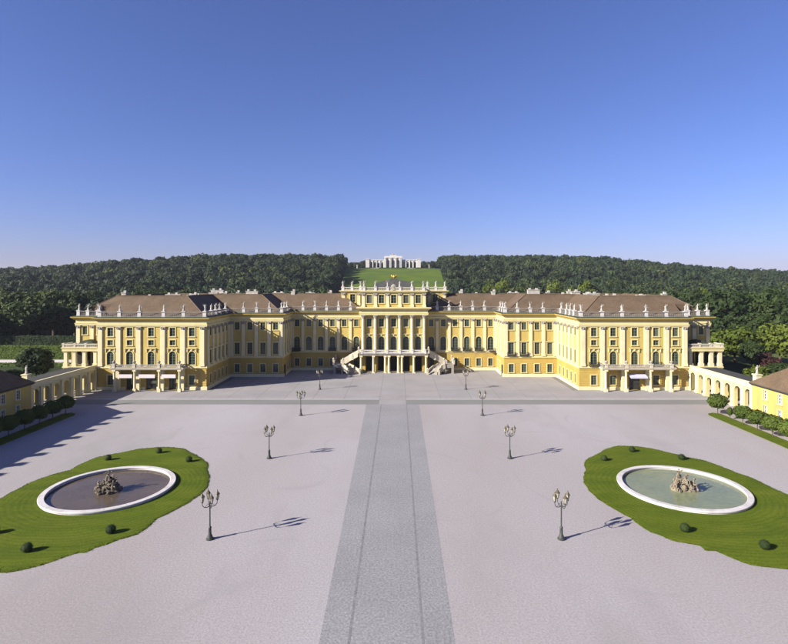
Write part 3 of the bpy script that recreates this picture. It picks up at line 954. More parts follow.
def stairs(s):
    X = lambda x: s * x
    steps, par = B(), B()
    def flight(pts, w, z0, z1, n, nm):
        """steps along a plan curve, parapet walls on both sides"""
        P = [Vector((X(p[0]), p[1])) for p in pts]
        def at(t):
            t *= (len(P) - 1); i = min(int(t), len(P) - 2); f = t - i
            return P[i].lerp(P[i + 1], f)
        prevz = z0
        L = []
        for k in range(n + 1):
            t = k / n
            c = at(t); d = (at(min(1, t + .02)) - at(max(0, t - .02))).normalized(); nn = Vector((d.y, -d.x))
            L.append((c, nn))
        for k in range(n):
            (c0, n0), (c1, n1) = L[k], L[k + 1]
            z = z0 + (z1 - z0) * (k + 1) / n
            poly = [c0 + n0 * w / 2, c1 + n1 * w / 2, c1 - n1 * w / 2, c0 - n0 * w / 2]
            if s > 0: poly = poly[::-1]
            steps.slab([(p.x, p.y) for p in poly], max(0, z - 1.2) if z0 < 1 else z - .7, z)
        for sd in (-1, 1):
            for k in range(n):
                (c0, n0), (c1, n1) = L[k], L[k + 1]
                za, zb = z0 + (z1 - z0) * k / n, z0 + (z1 - z0) * (k + 1) / n
                a0, a1 = c0 + n0 * sd * (w / 2), c1 + n1 * sd * (w / 2)
                o0, o1 = c0 + n0 * sd * (w / 2 + .3), c1 + n1 * sd * (w / 2 + .3)
                lo0, lo1 = max(0, za - 1.3), max(0, zb - 1.3)
                vs = [(a0.x, a0.y, lo0), (a1.x, a1.y, lo1), (a1.x, a1.y, zb + 1.0), (a0.x, a0.y, za + 1.0), (o0.x, o0.y, lo0), (o1.x, o1.y, lo1), (o1.x, o1.y, zb + 1.0), (o0.x, o0.y, za + 1.0)]
                par.add(vs, ((0, 1, 2, 3), (7, 6, 5, 4), (3, 2, 6, 7), (0, 4, 5, 1)))
        return L
    low = [(13.2, 179.6), (13.9, 180.9), (15.0, 182.0), (16.4, 182.6), (17.4, 182.75)]
    flight(low, 3.4, 0, 3.2, 20, 'low')
    up = [(17.2, 186.3), (14.5, 186.1), (11.6, 184.6)]
    # landing
    b = B()
    b.box(X(17.2), X(20.6), 181.0, 187.8, 2.6, 3.2)
    for x, y in ((17.6, 181.3), (20.2, 181.3), (20.2, 184.4), (20.2, 187.4)):
        b.cbox(X(x), y, .75, .75, 0, 2.6)
    for y0, y1 in ((181.6, 184.1), (184.7, 187.1)): b.box(X(20.05), X(20.3), y0, y1, 2.0, 2.6)
    b.box(X(17.9), X(19.9), 181.1, 181.4, 2.0, 2.6)
    under('stair_landing', b, 'stone', palace)
    flight([(18.4, 185.6), (15.2, 185.2), (11.9, 184.2)][::1], 2.6, 3.2, 6.85, 22, 'up')
    under('stair_steps', steps, 'stone', palace)
    under('stair_parapet', par, 'pale_stone', palace)
    for x, y, z in ((11.5, 179.4, 0), (15.3, 179.0, 0), (17.2, 180.9, 3.2), (20.5, 181.0, 3.2), (20.5, 187.5, 3.2), (12.0, 182.3, 6.85), (14.2, 183.4, 4.4)):
        p = STP.get('p')
        if p is None:
            q = B(); q.cbox(0, 0, .62, .62, 0, 1.35); q.cbox(0, 0, .8, .8, 1.35, 1.5); q.lathe([(.12, 1.5), (.3, 1.75), (.34, 1.95), (.15, 2.2), (.05, 2.3)], 8)
            p = STP['p'] = q.mesh('stair_post', 'pale_stone')
        under('stair_post', p, None, palace, (X(x), y, z))
    balustrade(palace, [(X(20.4), 181.2), (X(20.4), 187.4)] if s < 0 else [(X(20.4), 187.4), (X(20.4), 181.2)], 3.2, [], h=1.05, inset=.05)


STP = {}
stairs(-1)
stairs(1)


# --- front-wing portals with balcony
def portal(s):
    X = lambda x: s * x
    b = B()
    b.box(X(59.6), X(80.4), 150.5, 153.3, 6.3, 6.62); b.box(X(59.4), X(80.6), 150.3, 153.3, 6.62, 6.85)
    under('balcony', b, 'pale_stone', palace)
    q = PCOL.get('c')
    if q is None:
        q = B(); q.cbox(0, 0, .9, .9, 0, .9); q.lathe([(.38, .9), (.36, 1.2), (.3, 5.4), (.34, 5.55), (.46, 5.85)], 12); q.cbox(0, 0, .95, .95, 5.85, 6.3)
        q = PCOL['c'] = shade_auto(q.mesh('portal_column', 'pale'))
    for x in (79.3, 73.5, 66.5, 60.7):
        under('portal_column', q, None, palace, (X(x), 150.95, 0))
        pb = B(); pb.box(X(x) - .55, X(x) + .55, 152.5, 153.45, 0, 6.29); under('portal_pier', pb, 'pale', palace)
    Pq = [(X(x), y) for x, y in ((80.3, 153.2), (80.3, 150.4), (59.7, 150.4), (59.7, 153.2))]
    if s > 0: Pq = Pq[::-1]
    balustrade(palace, Pq, 6.85, [(X(x), 150.75) for x in (79.3, 73.5, 66.5, 60.7)], h=.95, inset=.15, pedw=.85, m='stone', pedm='pale_stone')
    u = PCOL.get('u')
    if u is None:
        v = B(); v.lathe([(.3, 0), (.22, .1), (.28, .2), (.5, .5), (.42, .7), (.25, .78), (.2, .9), (.06, 1.0)], 10)
        u = PCOL['u'] = v.mesh('urn', 'stone')
    for x, lb in ((79.3, 'outermost'), (73.5, 'second from outside'), (66.5, 'third from outside'), (60.7, 'innermost')):
        R(put('urn', u, None, (X(x), 150.75, 8.0)), f"stone urn on the {'left' if s < 0 else 'right'} wing's portal balcony, {lb} of four", 'urn', 'urns on the portal balconies')


PCOL = {}
portal(-1)
portal(1)
for x, w in ((-76.2, 4.0), (-70, 4.6), (-63.8, 4.0)):
    b = B(); b.box(x - w / 2, x + w / 2, 150.75, 151.0, 3.95, 4.95); under('white_panel', b, 'awning_white', palace)
b = B()
b.add([(67.6, 152.4, 5.0), (72.4, 152.4, 5.0), (72.4, 150.3, 4.3), (67.6, 150.3, 4.3), (67.6, 150.28, 3.9), (72.4, 150.28, 3.9)], ((0, 1, 2, 3), (3, 2, 5, 4), (0, 3, 4), (1, 5, 2)))
under('awning', b, 'awning_lilac', palace)

# iron balconets below some main-storey windows
q = B()
for z in (0.0, .5, 1.0): q.box(-1.45, 1.45, -.75, -.68, z, z + .07); q.box(-1.45, -1.38, -.72, 0, z, z + .07); q.box(1.38, 1.45, -.72, 0, z, z + .07)
q.box(-1.5, 1.5, -.8, 0.02, -.12, -.02)
for i in range(15): x = -1.4 + i * .2; q.box(x - .03, x + .03, -.74, -.69, 0, 1.05)
for i in range(4):
    for sx in (-1.42, 1.42): q.box(sx - .02, sx + .02, -.7 + i * .2, -.66 + i * .2, 0, 1.05)
for sx in (-1.1, 1.1): q.tube((sx, -.5, -.1), (sx, 0, -.8), .06, .06, 4)
bal_me = q.mesh('balconet', 'iron')
for x, y in ((-21.8, YR), (-13.3, YR), (13.3, YR), (21.8, YR), (26.0, YR), (30.2, YR), (43.1, YM), (38.9, YM), (58.2, YF), (76.2, YF), (-34.4, YR)):
    under('balconet', bal_me, None, palace, (x, y, 7.1))
q = B(); q.box(-.35, .35, -2.2, 0.3, -.1, 0.0)
for z in (0.5, 1.0): q.box(-1.6, 1.6, -1.6, -1.53, z, z + .08); q.box(-1.6, -1.53, -1.6, 0, z, z + .08); q.box(1.53, 1.6, -1.6, 0, z, z + .08)
q.box(-1.7, 1.7, -1.7, .0, -.15, .0)
for i in range(17): x = -1.55 + i * .19; q.box(x - .03, x + .03, -1.59, -1.54, 0, 1.05)
for s in (-1, 1):
    under('balconet', q.mesh('balconet', 'iron'), None, palace, (s * 35.2, YR - .1, 7.0))


# --- outer loggias
def loggia(s):
    X = lambda x: s * x
    b = B()
    b.box(X(85.6), X(96), 154.3, 158.9, 0, 6.3); b.box(X(85.6), X(96.2), 154.1, 158.9, 6.3, 6.7)
    under('loggia_base', b, 'cream', palace)
    b = B(); b.box(X(85.6), X(96.2), 154.0, 158.9, 11.15, 12.0); b.box(X(85.6), X(96.4), 153.8, 158.9, 12.0, 12.2)
    under('loggia_entablature', b, 'cream', palace)
    b = B(); b.box(X(86.0), X(95.9), 158.0, 158.9, 6.7, 11.14)
    under('loggia_wall', b, 'ochre', palace)
    q = B(); q.cbox(0, 0, 1.25, 1.1, 0, .9); q.cbox(0, 0, .95, .85, .9, 4.1); q.cbox(0, 0, 1.25, 1.1, 4.1, 4.45)
    m = LOG.get('c') or LOG.setdefault('c', q.mesh('loggia_column', 'pale'))
    for x in (95.4, 92.9, 90.0, 86.8): under('loggia_column', m, None, palace, (X(x), 154.8, 6.7))
    for x in (94.15, 91.45, 88.4):
        b = B(); b.box(X(x) - 1.28, X(x) + 1.28, 157.9, 157.99, 6.75, 11.0); under('loggia_shade_sheet', b, 'loggia_shade', palace)  # dark sheets across the rear wall, painting the shade inside the loggia
    Pq = [(X(96.2), 158.6), (X(96.2), 154.0), (X(86), 154.0)]
    if s > 0: Pq = Pq[::-1]
    balustrade(palace, Pq, 12.2, [(X(x), 154.3) for x in (95.8, 92.5, 89.3)], h=1.1, inset=.1, pedw=.6, m='pale_stone', pedm='pale_stone')
    b = B()
    pts = [(X(87.2) if s > 0 else X(94.6), 12.2)]
    a0, a1 = sorted((X(87.6), X(93.0)))
    poly = [(a0, 12.2)] + [(a0 + (a1 - a0) * t, 12.9 + 1.3 * math.sin(math.pi * t)) for t in np.linspace(0, 1, 9)] + [(a1, 12.2)]
    b.prism(poly, 156.0, 158.9)
    under('terrace_canopy', b, 'copper', palace)


LOG = {}
loggia(-1)
loggia(1)

# --- roofs: hipped bars meeting in hips and valleys
KS, Z0R = 5.7 / 8.5, 21.3
BARS = []
for s in (-1, 1):
    for x0, x1, y0, y1 in ((55, 94, 155, 172), (55, 72, 155, 206.5), (37.5, 72, 176.5, 193.5), (37.5, 54.5, 176.5, 206.5), (77, 94, 155, 206.5)):
        a, c = sorted((s * x0, s * x1)); BARS.append((a, c, y0, y1))
for s in (-1, 1):
    a, c = sorted((s * 11.5, s * 94)); BARS.append((a, c, 189.5, 206.5))


def roof_h(x, y):
    h = -1
    for a, c, y0, y1 in BARS:
        h = max(h, min(x - a, c - x, y - y0, y1 - y))
    return min(h, 8.5)


def roof_ok(x, y):
    if abs(x) > 85.2 and y < 160: return False
    if abs(x) < 11 : return False
    return roof_h(x, y) > 1e-6


G = 0.5
nx_, ny_ = int(190 / G), int(52 / G)
vid, b = {}, B()


def rv(i, j):
    if (i, j) not in vid:
        x, y = -95 + i * G, 154.5 + j * G
        vid[(i, j)] = len(b.v)
        b.v.append((x, y, Z0R + KS * max(0, roof_h(x, y))))
    return vid[(i, j)]


for i in range(nx_):
    for j in range(ny_):
        x, y = -95 + (i + .5) * G, 154.5 + (j + .5) * G
        if not roof_ok(x, y): continue
        q4 = [rv(i, j), rv(i + 1, j), rv(i + 1, j + 1), rv(i, j + 1)]
        za, zb, zc, zd = (b.v[k][2] for k in q4)
        zm = Z0R + KS * roof_h(x, y)
        if abs((za + zc) / 2 - zm) <= abs((zb + zd) / 2 - zm): fs = ((q4[0], q4[1], q4[2]), (q4[0], q4[2], q4[3]))
        else: fs = ((q4[0], q4[1], q4[3]), (q4[1], q4[2], q4[3]))
        b.f += fs; b.m += [0, 0]
me = b.mesh('roof', 'roof_tile')
bm = bmesh.new(); bm.from_mesh(me)
bmesh.ops.dissolve_limit(bm, angle_limit=math.radians(1), verts=bm.verts, edges=bm.edges)
edge = [e for e in bm.edges if e.is_boundary]
ex = bmesh.ops.extrude_edge_only(bm, edges=edge)
for v in ex['geom']:
    if isinstance(v, bmesh.types.BMVert): v.co.z = 20.6
bmesh.ops.triangulate(bm, faces=bm.faces)
bm.to_mesh(me); bm.free()
roof = under('roof', me, None, palace)
# ridge caps
rc = B()
for s in (-1, 1):
    for p, q_ in (((85.5, 163.5), (63.5, 163.5)), ((63.5, 163.5), (63.5, 198)), ((63.5, 185), (46, 185)), ((46, 185), (46, 198)), ((85.5, 163.5), (85.5, 198))):
        rc.tube((s * p[0], p[1], 27.0), (s * q_[0], q_[1], 27.0), .2, .2, 6)
    for p, q_ in (((55, 155), (63.5, 163.5)), ((37.5, 176.5), (46, 185)), ((94, 155), (85.5, 163.5))):
        if p == (94, 155): p = (90, 159)
        rc.tube((s * p[0], p[1], Z0R + (0 if p[0] != 90 else KS * 4)), (s * q_[0], q_[1], 27.0), .16, .16, 6)
for s in (-1, 1):
    rc.tube((s * 20, 198, 27.0), (s * 84, 198, 27.0), .2, .2, 6)
    rc.tube((s * 11.6, 189.6, 21.4), (s * 20, 198, 27.0), .16, .16, 6)
put('ridge_cap', rc.mesh('ridge_cap', 'roof_tile'), roof)
CH = {}
for s in (-1, 1):
    for x, y, w, d, h in ((87, 170, 1.4, 1.2, 2.4), (83.2, 180, 3.0, 1.2, 1.9), (76.5, 186, 5.2, 1.4, 2.0), (70.5, 190, 5.4, 1.4, 2.1), (66, 178, 1.2, 1.2, 2.2), (66.2, 197.7, 4.6, 1.4, 2.0), (61.5, 192, 1.4, 1.2, 2.2),
                         (63.0, 186, 3.0, 1.3, 1.9), (58, 199, 1.2, 1.2, 1.9), (52.6, 197.7, 4.4, 1.4, 2.0), (44, 199, 4.0, 1.3, 1.8), (37, 198, 1.4, 1.2, 1.8), (31, 199, 3.2, 1.3, 1.7), (24.5, 198.5, 1.4, 1.2, 1.8)):
        k = (w, h)
        if k not in CH:
            q = B(); n = max(1, round(w / 2.2))
            q.cbox(0, 0, w, d, -1.6, h - .45); q.cbox(0, 0, w + .25, d + .25, h - .45, h - .25)
            for i in range(n): q.cbox(-w / 2 + (i + .5) * w / n + .3 * math.sin(i * 5 + w), 0, .8, .7, h - .25, h + .1 + .3 * math.sin(i * 3 + w) ** 2)
            CH[k] = q.mesh('chimney', 'statue_stone')
        z = Z0R + KS * max(0, roof_h(s * x, y)) if roof_ok(s * x, y) else 25.6
        put('chimney', CH[k], roof, (s * (x + random.uniform(-.8, .8)), y, max(z, 25.6) - random.uniform(0, .7)), 0)


# ------------------------------------------------------------------ statues
def statue_mesh(seed):
    """a draped standing figure with head, arms and a low plinth, about 2.1 m tall"""
    r = random.Random(seed)
    b = B()
    b.cbox(0, 0, .62, .62, 0, .12)
    lean = r.uniform(-.10, .10)
    ph = r.uniform(0, 6)
    sway = lambda z: (lean * math.sin(z * 1.7 + ph * .2), .04 * math.sin(z * 2 + ph))
    b.lathe([(.34, .12), (.33, .3), (.27, .65), (.24, .95), (.27, 1.1), (.20, 1.25), (.24, 1.5), (.26, 1.62), (.10, 1.72), (.075, 1.8)], 9, shift=sway, sy=.8)
    hx, hy = sway(1.9)
    b.blob((hx, hy - .02, 1.93), .115, .13, .155, 8, 6)
    b.blob((hx, hy + .03, 1.97), .13, .14, .14, 7, 5)
    for sd in (-1, 1):
        sx, sy_ = sway(1.58)
        sh = Vector((sx + sd * .25, sy_, 1.58))
        mode = r.random()
        if mode < .35: el, ha = sh + Vector((sd * .22, -.05, .18)), sh + Vector((sd * .18, -.12, .55))
        elif mode < .7: el, ha = sh + Vector((sd * .14, .02, -.32)), sh + Vector((-sd * .02, -.25, -.38))
        else: el, ha = sh + Vector((sd * .2, -.02, -.3)), sh + Vector((sd * .42, -.2, -.42))
        b.path([sh, el, ha], [.09, .07, .05], 6)
        b.blob(ha, .06, .06, .07, 6, 4)
    for k in range(3):
        a = r.uniform(0, 6.28)
        b.tube((.3 * math.cos(a), .22 * math.sin(a), .15), (.2 * math.cos(a + .5), .16 * math.sin(a + .5), 1.3), .07, .05, 5)
    if r.random() < .5:
        b.tube((.42, -.1, .12), (.36, -.15, 2.0), .03, .03, 5)
    return shade_auto(b.mesh('statue', 'statue_stone'), 50)


STAT = [statue_mesh(k) for k in range(6)]
n_st = 0


def statue(x, y, z, label, sc=.92, cat='statue', group='statues on the palace balustrades'):
    global n_st
    o = put('statue', STAT[n_st % 6], None, (x, y, z), random.uniform(-.5, .5), (sc, sc, sc))
    n_st += 1
    return R(o, label, cat, group)


ORD = ['first', 'second', 'third', 'fourth', 'fifth', 'sixth', 'seventh', 'eighth']
for s, P in ((-1, PL), (1, PR)):
    sd = 'left' if s < 0 else 'right'
    runs = [('outer setback', [(94.4, 159.4), (91.6, 159.4), (88.6, 159.4)], 'from the outer corner'),
            ('front wing', [(85.0, 154), (79.3, 154), (73.5, 154), (66.5, 154), (60.7, 154), (54.6, 154)], 'from its outer corner'),
            ("front wing's inner side", [(54.4, 158.7), (54.4, 162.4), (54.4, 166.0), (54.4, 171.6)], 'from the front'),
            ('middle section', [(49.5, 175.5), (45.25, 175.5), (41.0, 175.5), (37.0, 175.5)], 'from the front wing'),
            ("middle section's inner side", [(37.0, 179.4), (37.0, 183.6)], 'from the front'),
            ('recessed section', [(32.3, 189), (28.1, 189), (23.9, 189), (19.7, 189), (15.45, 189)], 'from the middle section')]
    allp = [(s * x, y) for _, r_, _ in runs for x, y in r_]
    balustrade(palace, P[1:] if s < 0 else P[:-1], 21.2, allp, m='balustrade_stone')
    for nm, r_, fr in runs:
        for i, (x, y) in enumerate(r_):
            statue(s * x, y, 22.85, f"pale stone statue on the {sd} {nm} balustrade, {ORD[i]} {fr}")
ap = [-10.4, -6.4, -2.15, 2.15, 6.4, 10.4]
balustrade(palace, PA, 28.3, [(x, YC + .3) for x in ap], h=1.2, m='pale_stone')
for i, x in enumerate(ap):
    statue(x, YC + .3, 29.7, f"pale stone statue on the central attic balustrade, {ORD[i]} from the left", 1.0)
for P, sx, sd in ((PB1, -1, 'left'), (PB2, 1, 'right')):
    pts = [(sx * 18.9, 196.4), (sx * 15.5, 196.4), (sx * 12.4, 196.4)]
    balustrade(palace, P, 28.3, pts, h=1.2, m='pale_stone')
    for i, (x, y) in enumerate(pts):
        statue(x, y, 29.7, f"pale stone statue on the {sd} rear attic terrace, {ORD[i]} from its outer corner", 1.0)
# coat of arms and gilded eagle on the attic
b = B()
b.lathe([(.9, 0), (1.0, .3), (.85, .9), (1.05, 1.5), (.7, 2.0), (.25, 2.3)], 8, (0, YC + .2, 28.3), sy=.35)
for s in (-1, 1): b.blob((s * 1.2, YC + .2, 28.9), .45, .2, .6, 7, 5)
under('coat_of_arms', b, 'stone', palace)
b = B()
b.lathe([(.18, 0), (.3, .3), (.36, .8), (.26, 1.15), (.12, 1.3)], 8, (0, 194.5, 32.55))
b.blob((0, 194.3, 33.95), .17, .2, .17, 6, 5); b.tube((0, 194.15, 33.95), (0, 193.9, 33.88), .06, .01, 5)
for s in (-1, 1): b.add([(s * .2, 194.5, 33.5), (s * .95, 194.45, 34.1), (s * 1.1, 194.5, 33.5), (s * .75, 194.6, 33.0), (s * .25, 194.6, 32.9), (s * .5, 194.25, 33.4)], ((0, 1, 5), (1, 2, 5), (2, 3, 5), (3, 4, 5), (4, 0, 5), (4, 3, 2, 1, 0)))
R(put('eagle', b.mesh('eagle', 'gold')), "gilded eagle on top of the palace's low central dome", 'statue')


# ------------------------------------------------------------------ arcades and side buildings
def arcade(s):
    X = lambda x: s * x
    sd = 'left' if s < 0 else 'right'
    o = thing('arcade', (X(86), 141, 0), ('shaded' if s < 0 else 'sunlit') + f' seven-arched yellow arcade joining the palace to the {sd} side building', 'arcade')
    n, y0, y1 = 7, 126.0, 153.9
    L = (y1 - y0) / n
    ops = [((i + .5) * L, 2.55, 0.02, 5.35, True) for i in range(n)]
    b = B()
    if s < 0: facade(b, (-86, y0), (-86, y1), 0, 6.2, ops, .9)
    else: facade(b, (86, y1), (86, y0), 0, 6.2, ops, .9)
    under('front_wall', b, 'cream', o)
    b = B()
    if s < 0: facade(b, (-92.6, y0), (-92.6, y1), 0, 6.2, ops, .7); facade(b, (-93.5, y1), (-93.5, y0), 0, 6.2, ops, .2)
    else: facade(b, (92.6, y1), (92.6, y0), 0, 6.2, ops, .7); facade(b, (93.5, y0), (93.5, y1), 0, 6.2, ops, .2)
    under('rear_wall', b, 'yellow', o)
    b = B(); b.box(X(86.9), X(93.3), y0, y1, 5.6, 6.25); under('vault', b, 'cream', o)
    b = B(); b.box(X(86.4), X(94), y0, y1, 6.26, 6.5); under('flat_roof', b, 'lead', o)
    b = B()
    P = [(-86, y0), (-86, y1)] if s < 0 else [(86, y1), (86, y0)]
    sweep(b, P, [(0, 5.75), (.25, 5.8), (.35, 6.1), (.3, 6.2), (.05, 6.25), (.05, 7.0), (.15, 7.05), (.15, 7.25), (-.4, 7.25), (-.4, 6.2)])
    under('parapet', b, 'pale', o)
    q = B(); q.box(-.5, .5, -.28, .02, 0, 5.4); q.box(-.6, .6, -.38, .02, 0, .7); q.box(-.6, .6, -.36, .02, 5.4, 5.75)
    m = ARC.get('p') or ARC.setdefault('p', q.mesh('pier', 'pale'))
    for i in range(n + 1):
        y = y0 + i * L + (.55 if i == 0 else -.55 if i == n else 0)
        under('pier', m, None, o, (X(86), y, 0), math.pi / 2 if s < 0 else -math.pi / 2)


ARC = {}
arcade(-1)
arcade(1)


def side_building(s):
    X = lambda x: s * x
    sd = 'left' if s < 0 else 'right'
    lab = 'shaded two-storey side building with brown hipped roof beside the left arcade' if s < 0 else 'sunlit yellow two-storey side building with brown hipped roof beside the right arcade'
    o = thing('side_building', (X(92), 90, 0), lab, 'building')
    y0, y1, xi, xo = 30.0, 125.9, 85.6, 99.6
    ys_ = [y1 - 4.6 - 4.6 * i for i in range(10)]
    up, gr = B(), B()
    if s < 0: p0, p1, f = (-xi, y0), (-xi, y1), lambda y: y - y0
    else: p0, p1, f = (xi, y1), (xi, y0), lambda y: y1 - y
    walled(o, up, p0, p1, 0, 7.0, [(f(y), 1.35, 4.3, 6.4, False, 0, 3) for y in ys_] + [(f(y), 1.2, 1.2, 2.9, False, 0, 2) for y in ys_], surr='cream', sash='sash_white')
    ring = [(-xi, y1), (-xo, y1), (-xo, y0), (-xi, y0)] if s < 0 else [(xi, y0), (xo, y0), (xo, y1), (xi, y1)]
    for a, c in zip(ring[:-1], ring[1:]): facade(up, a, c, 0, 7.0, [])
    under('wall', up, 'yellow', o)
    b = B()
    P = [(-xi, y0), (-xi, y1), (-xo, y1), (-xo, y0)] if s < 0 else [(xi, y1), (xi, y0), (xo, y0), (xo, y1)]
    sweep(b, P, [(0, 6.8), (.3, 6.9), (.55, 7.2), (.55, 7.35), (-.2, 7.4)], closed=True)
    under('eaves', b, 'lead', o)
    b = B(); sweep(b, P, [(0, 0), (.12, 0), (.12, .7), (0, .75)], closed=True); under('plinth', b, 'pale', o)
    b = B()
    a0, a1 = X(xi - .5), X(xo + .5)
    xr, zr = X((xi + xo) / 2), 15.8
    v = [(a0, y0 - .5, 7.36), (a1, y0 - .5, 7.36), (a1, y1 + .5, 7.36), (a0, y1 + .5, 7.36), (xr, y0 + 7, zr), (xr, y1 - 13, zr)]
    b.add(v, ((0, 3, 5, 4), (1, 4, 5, 2), (2, 5, 3), (0, 4, 1)))
    roof = under('roof', b, 'roof_tile', o)
    for y in (ys_[0] - 7, ys_[0] - 17, ys_[0] - 30, ys_[0] - 43):
        d = B()
        xd = X(xi + 1.6)
        zb = 7.36 + (zr - 7.36) * 2.1 / 7.5
        poly = [(y - .75, zb - .4), (y + .75, zb - .4), (y + .75, zb + .9), (y, zb + 1.5), (y - .75, zb + .9)]
        vs = [(xd, a, z) for a, z in poly] + [(X(xi + 4.6), a, z) for a, z in poly]
        d.add(vs, [tuple(range(5)), tuple(range(9, 4, -1))] + [(i, i + 5, (i + 1) % 5 + 5, (i + 1) % 5) for i in range(5)])
        dm = put('dormer', d.mesh('dormer', 'yellow'), roof)
        w = B(); w.box(xd - s * .03, xd + s * .02, y - .42, y + .42, zb - .1, zb + .75); put('dormer_pane', w.mesh('dormer_pane', 'glass'), roof)
    for k in range(11):
        y = y1 - 14 - k * 5.2
        q = B(); q.cbox(xr, y, 1.0, 1.5, zr - 1, zr + .7); q.cbox(xr, y, 1.2, 1.7, zr + .7, zr + .9)
        for t in (-.4, .4): q.lathe([(.2, zr + .9), (.16, zr + 1.3)], 6, (xr, y + t, 0))
        put('chimney', q.mesh('chimney', 'pale'), roof)
    # corner pedestal
    q = B(); q.cbox(X(87.3), 126.6, 1.3, 1.3, 6.3, 9.0); q.cbox(X(87.3), 126.6, 1.6, 1.6, 9.0, 9.25)
    under('corner_pedestal', q, 'pale', o)
    statue(X(87.3), 126.6, 9.25, f'pale stone statue on a corner pedestal above the {sd} arcade end', 1.0, group='statues above the arcade ends')


side_building(-1)
side_building(1)


# ------------------------------------------------------------------ lawns, pools, topiary
def unproj(pts, sc, ox, oy):
    return [gp(ox + x / sc, oy + y / sc) for x, y in pts]


left_pts = [(0, 247), (60, 215), (130, 180), (190, 160), (250, 145), (300, 118), (350, 98), (400, 88), (450, 78), (500, 68), (560, 62), (620, 62), (660, 68), (685, 82), (710, 95), (735, 110), (748, 125), (742, 145), (748, 175), (745, 200), (725, 225), (700, 245), (650, 275), (610, 295), (560, 320), (530, 350), (490, 375), (420, 395), (390, 410), (340, 422), (310, 440), (280, 440), (230, 458), (150, 485), (80, 503), (0, 515)]
right_pts = [(788, 235), (740, 215), (700, 195), (660, 175), (600, 155), (540, 130), (490, 112), (430, 100), (370, 85), (300, 68), (230, 58), (180, 57), (140, 65), (110, 82), (85, 95), (60, 108), (52, 125), (58, 145), (50, 165), (50, 185), (65, 212), (85, 235), (130, 268), (180, 298), (220, 318), (255, 345), (290, 370), (330, 382), (370, 400), (430, 412), (470, 420), (490, 437), (530, 438), (580, 462), (640, 485), (700, 495), (788, 505)]
POOLS = {-1: (-41.7, 79.6), 1: (44.3, 79.9)}


def lawn(s):
    sd = 'left' if s < 0 else 'right'
    cx, cy = POOLS[s]
    pts = unproj(left_pts, 3.582, 0, 430) if s < 0 else unproj(right_pts, 3.615, 570, 430)
    pol = {}
    for x, y in pts:
        pol[math.atan2(y - cy, x - cx)] = math.hypot(x - cx, y - cy)
    # the half out of frame: the seen half turned about the pool
    ang = sorted(pol)
    gaps = [(ang[(i + 1) % len(ang)] - ang[i]) % (2 * math.pi) for i in range(len(ang))]
    gi = max(range(len(ang)), key=lambda i: gaps[i])
    a_start, gap = ang[gi], gaps[gi]
    for k in range(1, 12):
        a = a_start + gap * k / 12
        op = (a + 2 * math.pi) % (2 * math.pi) - math.pi
        near = min(pol, key=lambda t: abs((t - op + math.pi) % (2 * math.pi) - math.pi)) if k else 0
        rr = pol[near]
        f = k / 12
        rr = min(rr, 22) * .8 + .2 * (pol[ang[gi]] * (1 - f) + pol[ang[(gi + 1) % len(ang)]] * f)
        pol[(a + math.pi) % (2 * math.pi) - math.pi + 1e-7 * k] = rr
    ang = sorted(pol)
    aa = np.linspace(-math.pi, math.pi, 241)[:-1]
    rr = np.interp(aa, ang, [pol[a] for a in ang], period=2 * math.pi)
    rr = rr + np.array([.18 * mnoise.noise(Vector((math.cos(a) * 9, math.sin(a) * 9, s))) for a in aa])
    b = B()
    n = len(aa)
    rings = [(9.0, .0), (None, 0.5), (None, .85), (None, .97), (None, 1.0)]
    vs = []
    for q, (r0, t) in enumerate(rings):
        for a, r in zip(aa, rr):
            rad = 8.7 + (r - 8.7) * (t if q else 0)
            z = .04 if q == 0 else [.07, .07, .06, .012][q - 1]
            vs.append((cx + rad * math.cos(a), cy + rad * math.sin(a), z))
    fs = [(q * n + k, q * n + (k + 1) % n, (q + 1) * n + (k + 1) % n, (q + 1) * n + k) for q in range(len(rings) - 1) for k in range(n)]
    fs = [f[::-1] for f in fs]
    b.add([(x - cx, y - cy, z) for x, y, z in vs], fs)
    o = put('lawn', b.mesh('lawn', 'lawn_mown', True), None, (cx, cy, 0))
    R(o, f'oval mown lawn with a wavy edge round the {sd} pool', kind='structure')
    # short grass tufts along the edge and over the lawn
    g = B()
    r = random.Random(5 + s)
    for k in range(9000):
        i = r.randrange(n)
        t = 1.0 - abs(r.gauss(0, .02)) if k < 4000 else r.uniform(.1, 1)
        rad = 8.0 + (rr[i] - 8.0) * t + r.uniform(-.12, .10) * (k < 4000)
        a = aa[i] + r.uniform(-.013, .013)
        if rad < 9.9: continue
        x, y = cx + rad * math.cos(a), cy + rad * math.sin(a)
        w, h, t2 = r.uniform(.03, .09), r.uniform(.02, .07), r.uniform(0, 3.14)
        dx, dy = w * math.cos(t2), w * math.sin(t2)
        g.add([(x - dx, y - dy, .03), (x + dx, y + dy, .03), (x + r.uniform(-.06, .06), y + r.uniform(-.06, .06), .06 + h)], ((0, 1, 2),))
    R(put('grass', g.mesh('grass', 'lawn')), f'short grass tufts on the lawn round the {sd} pool', 'grass', kind='stuff')


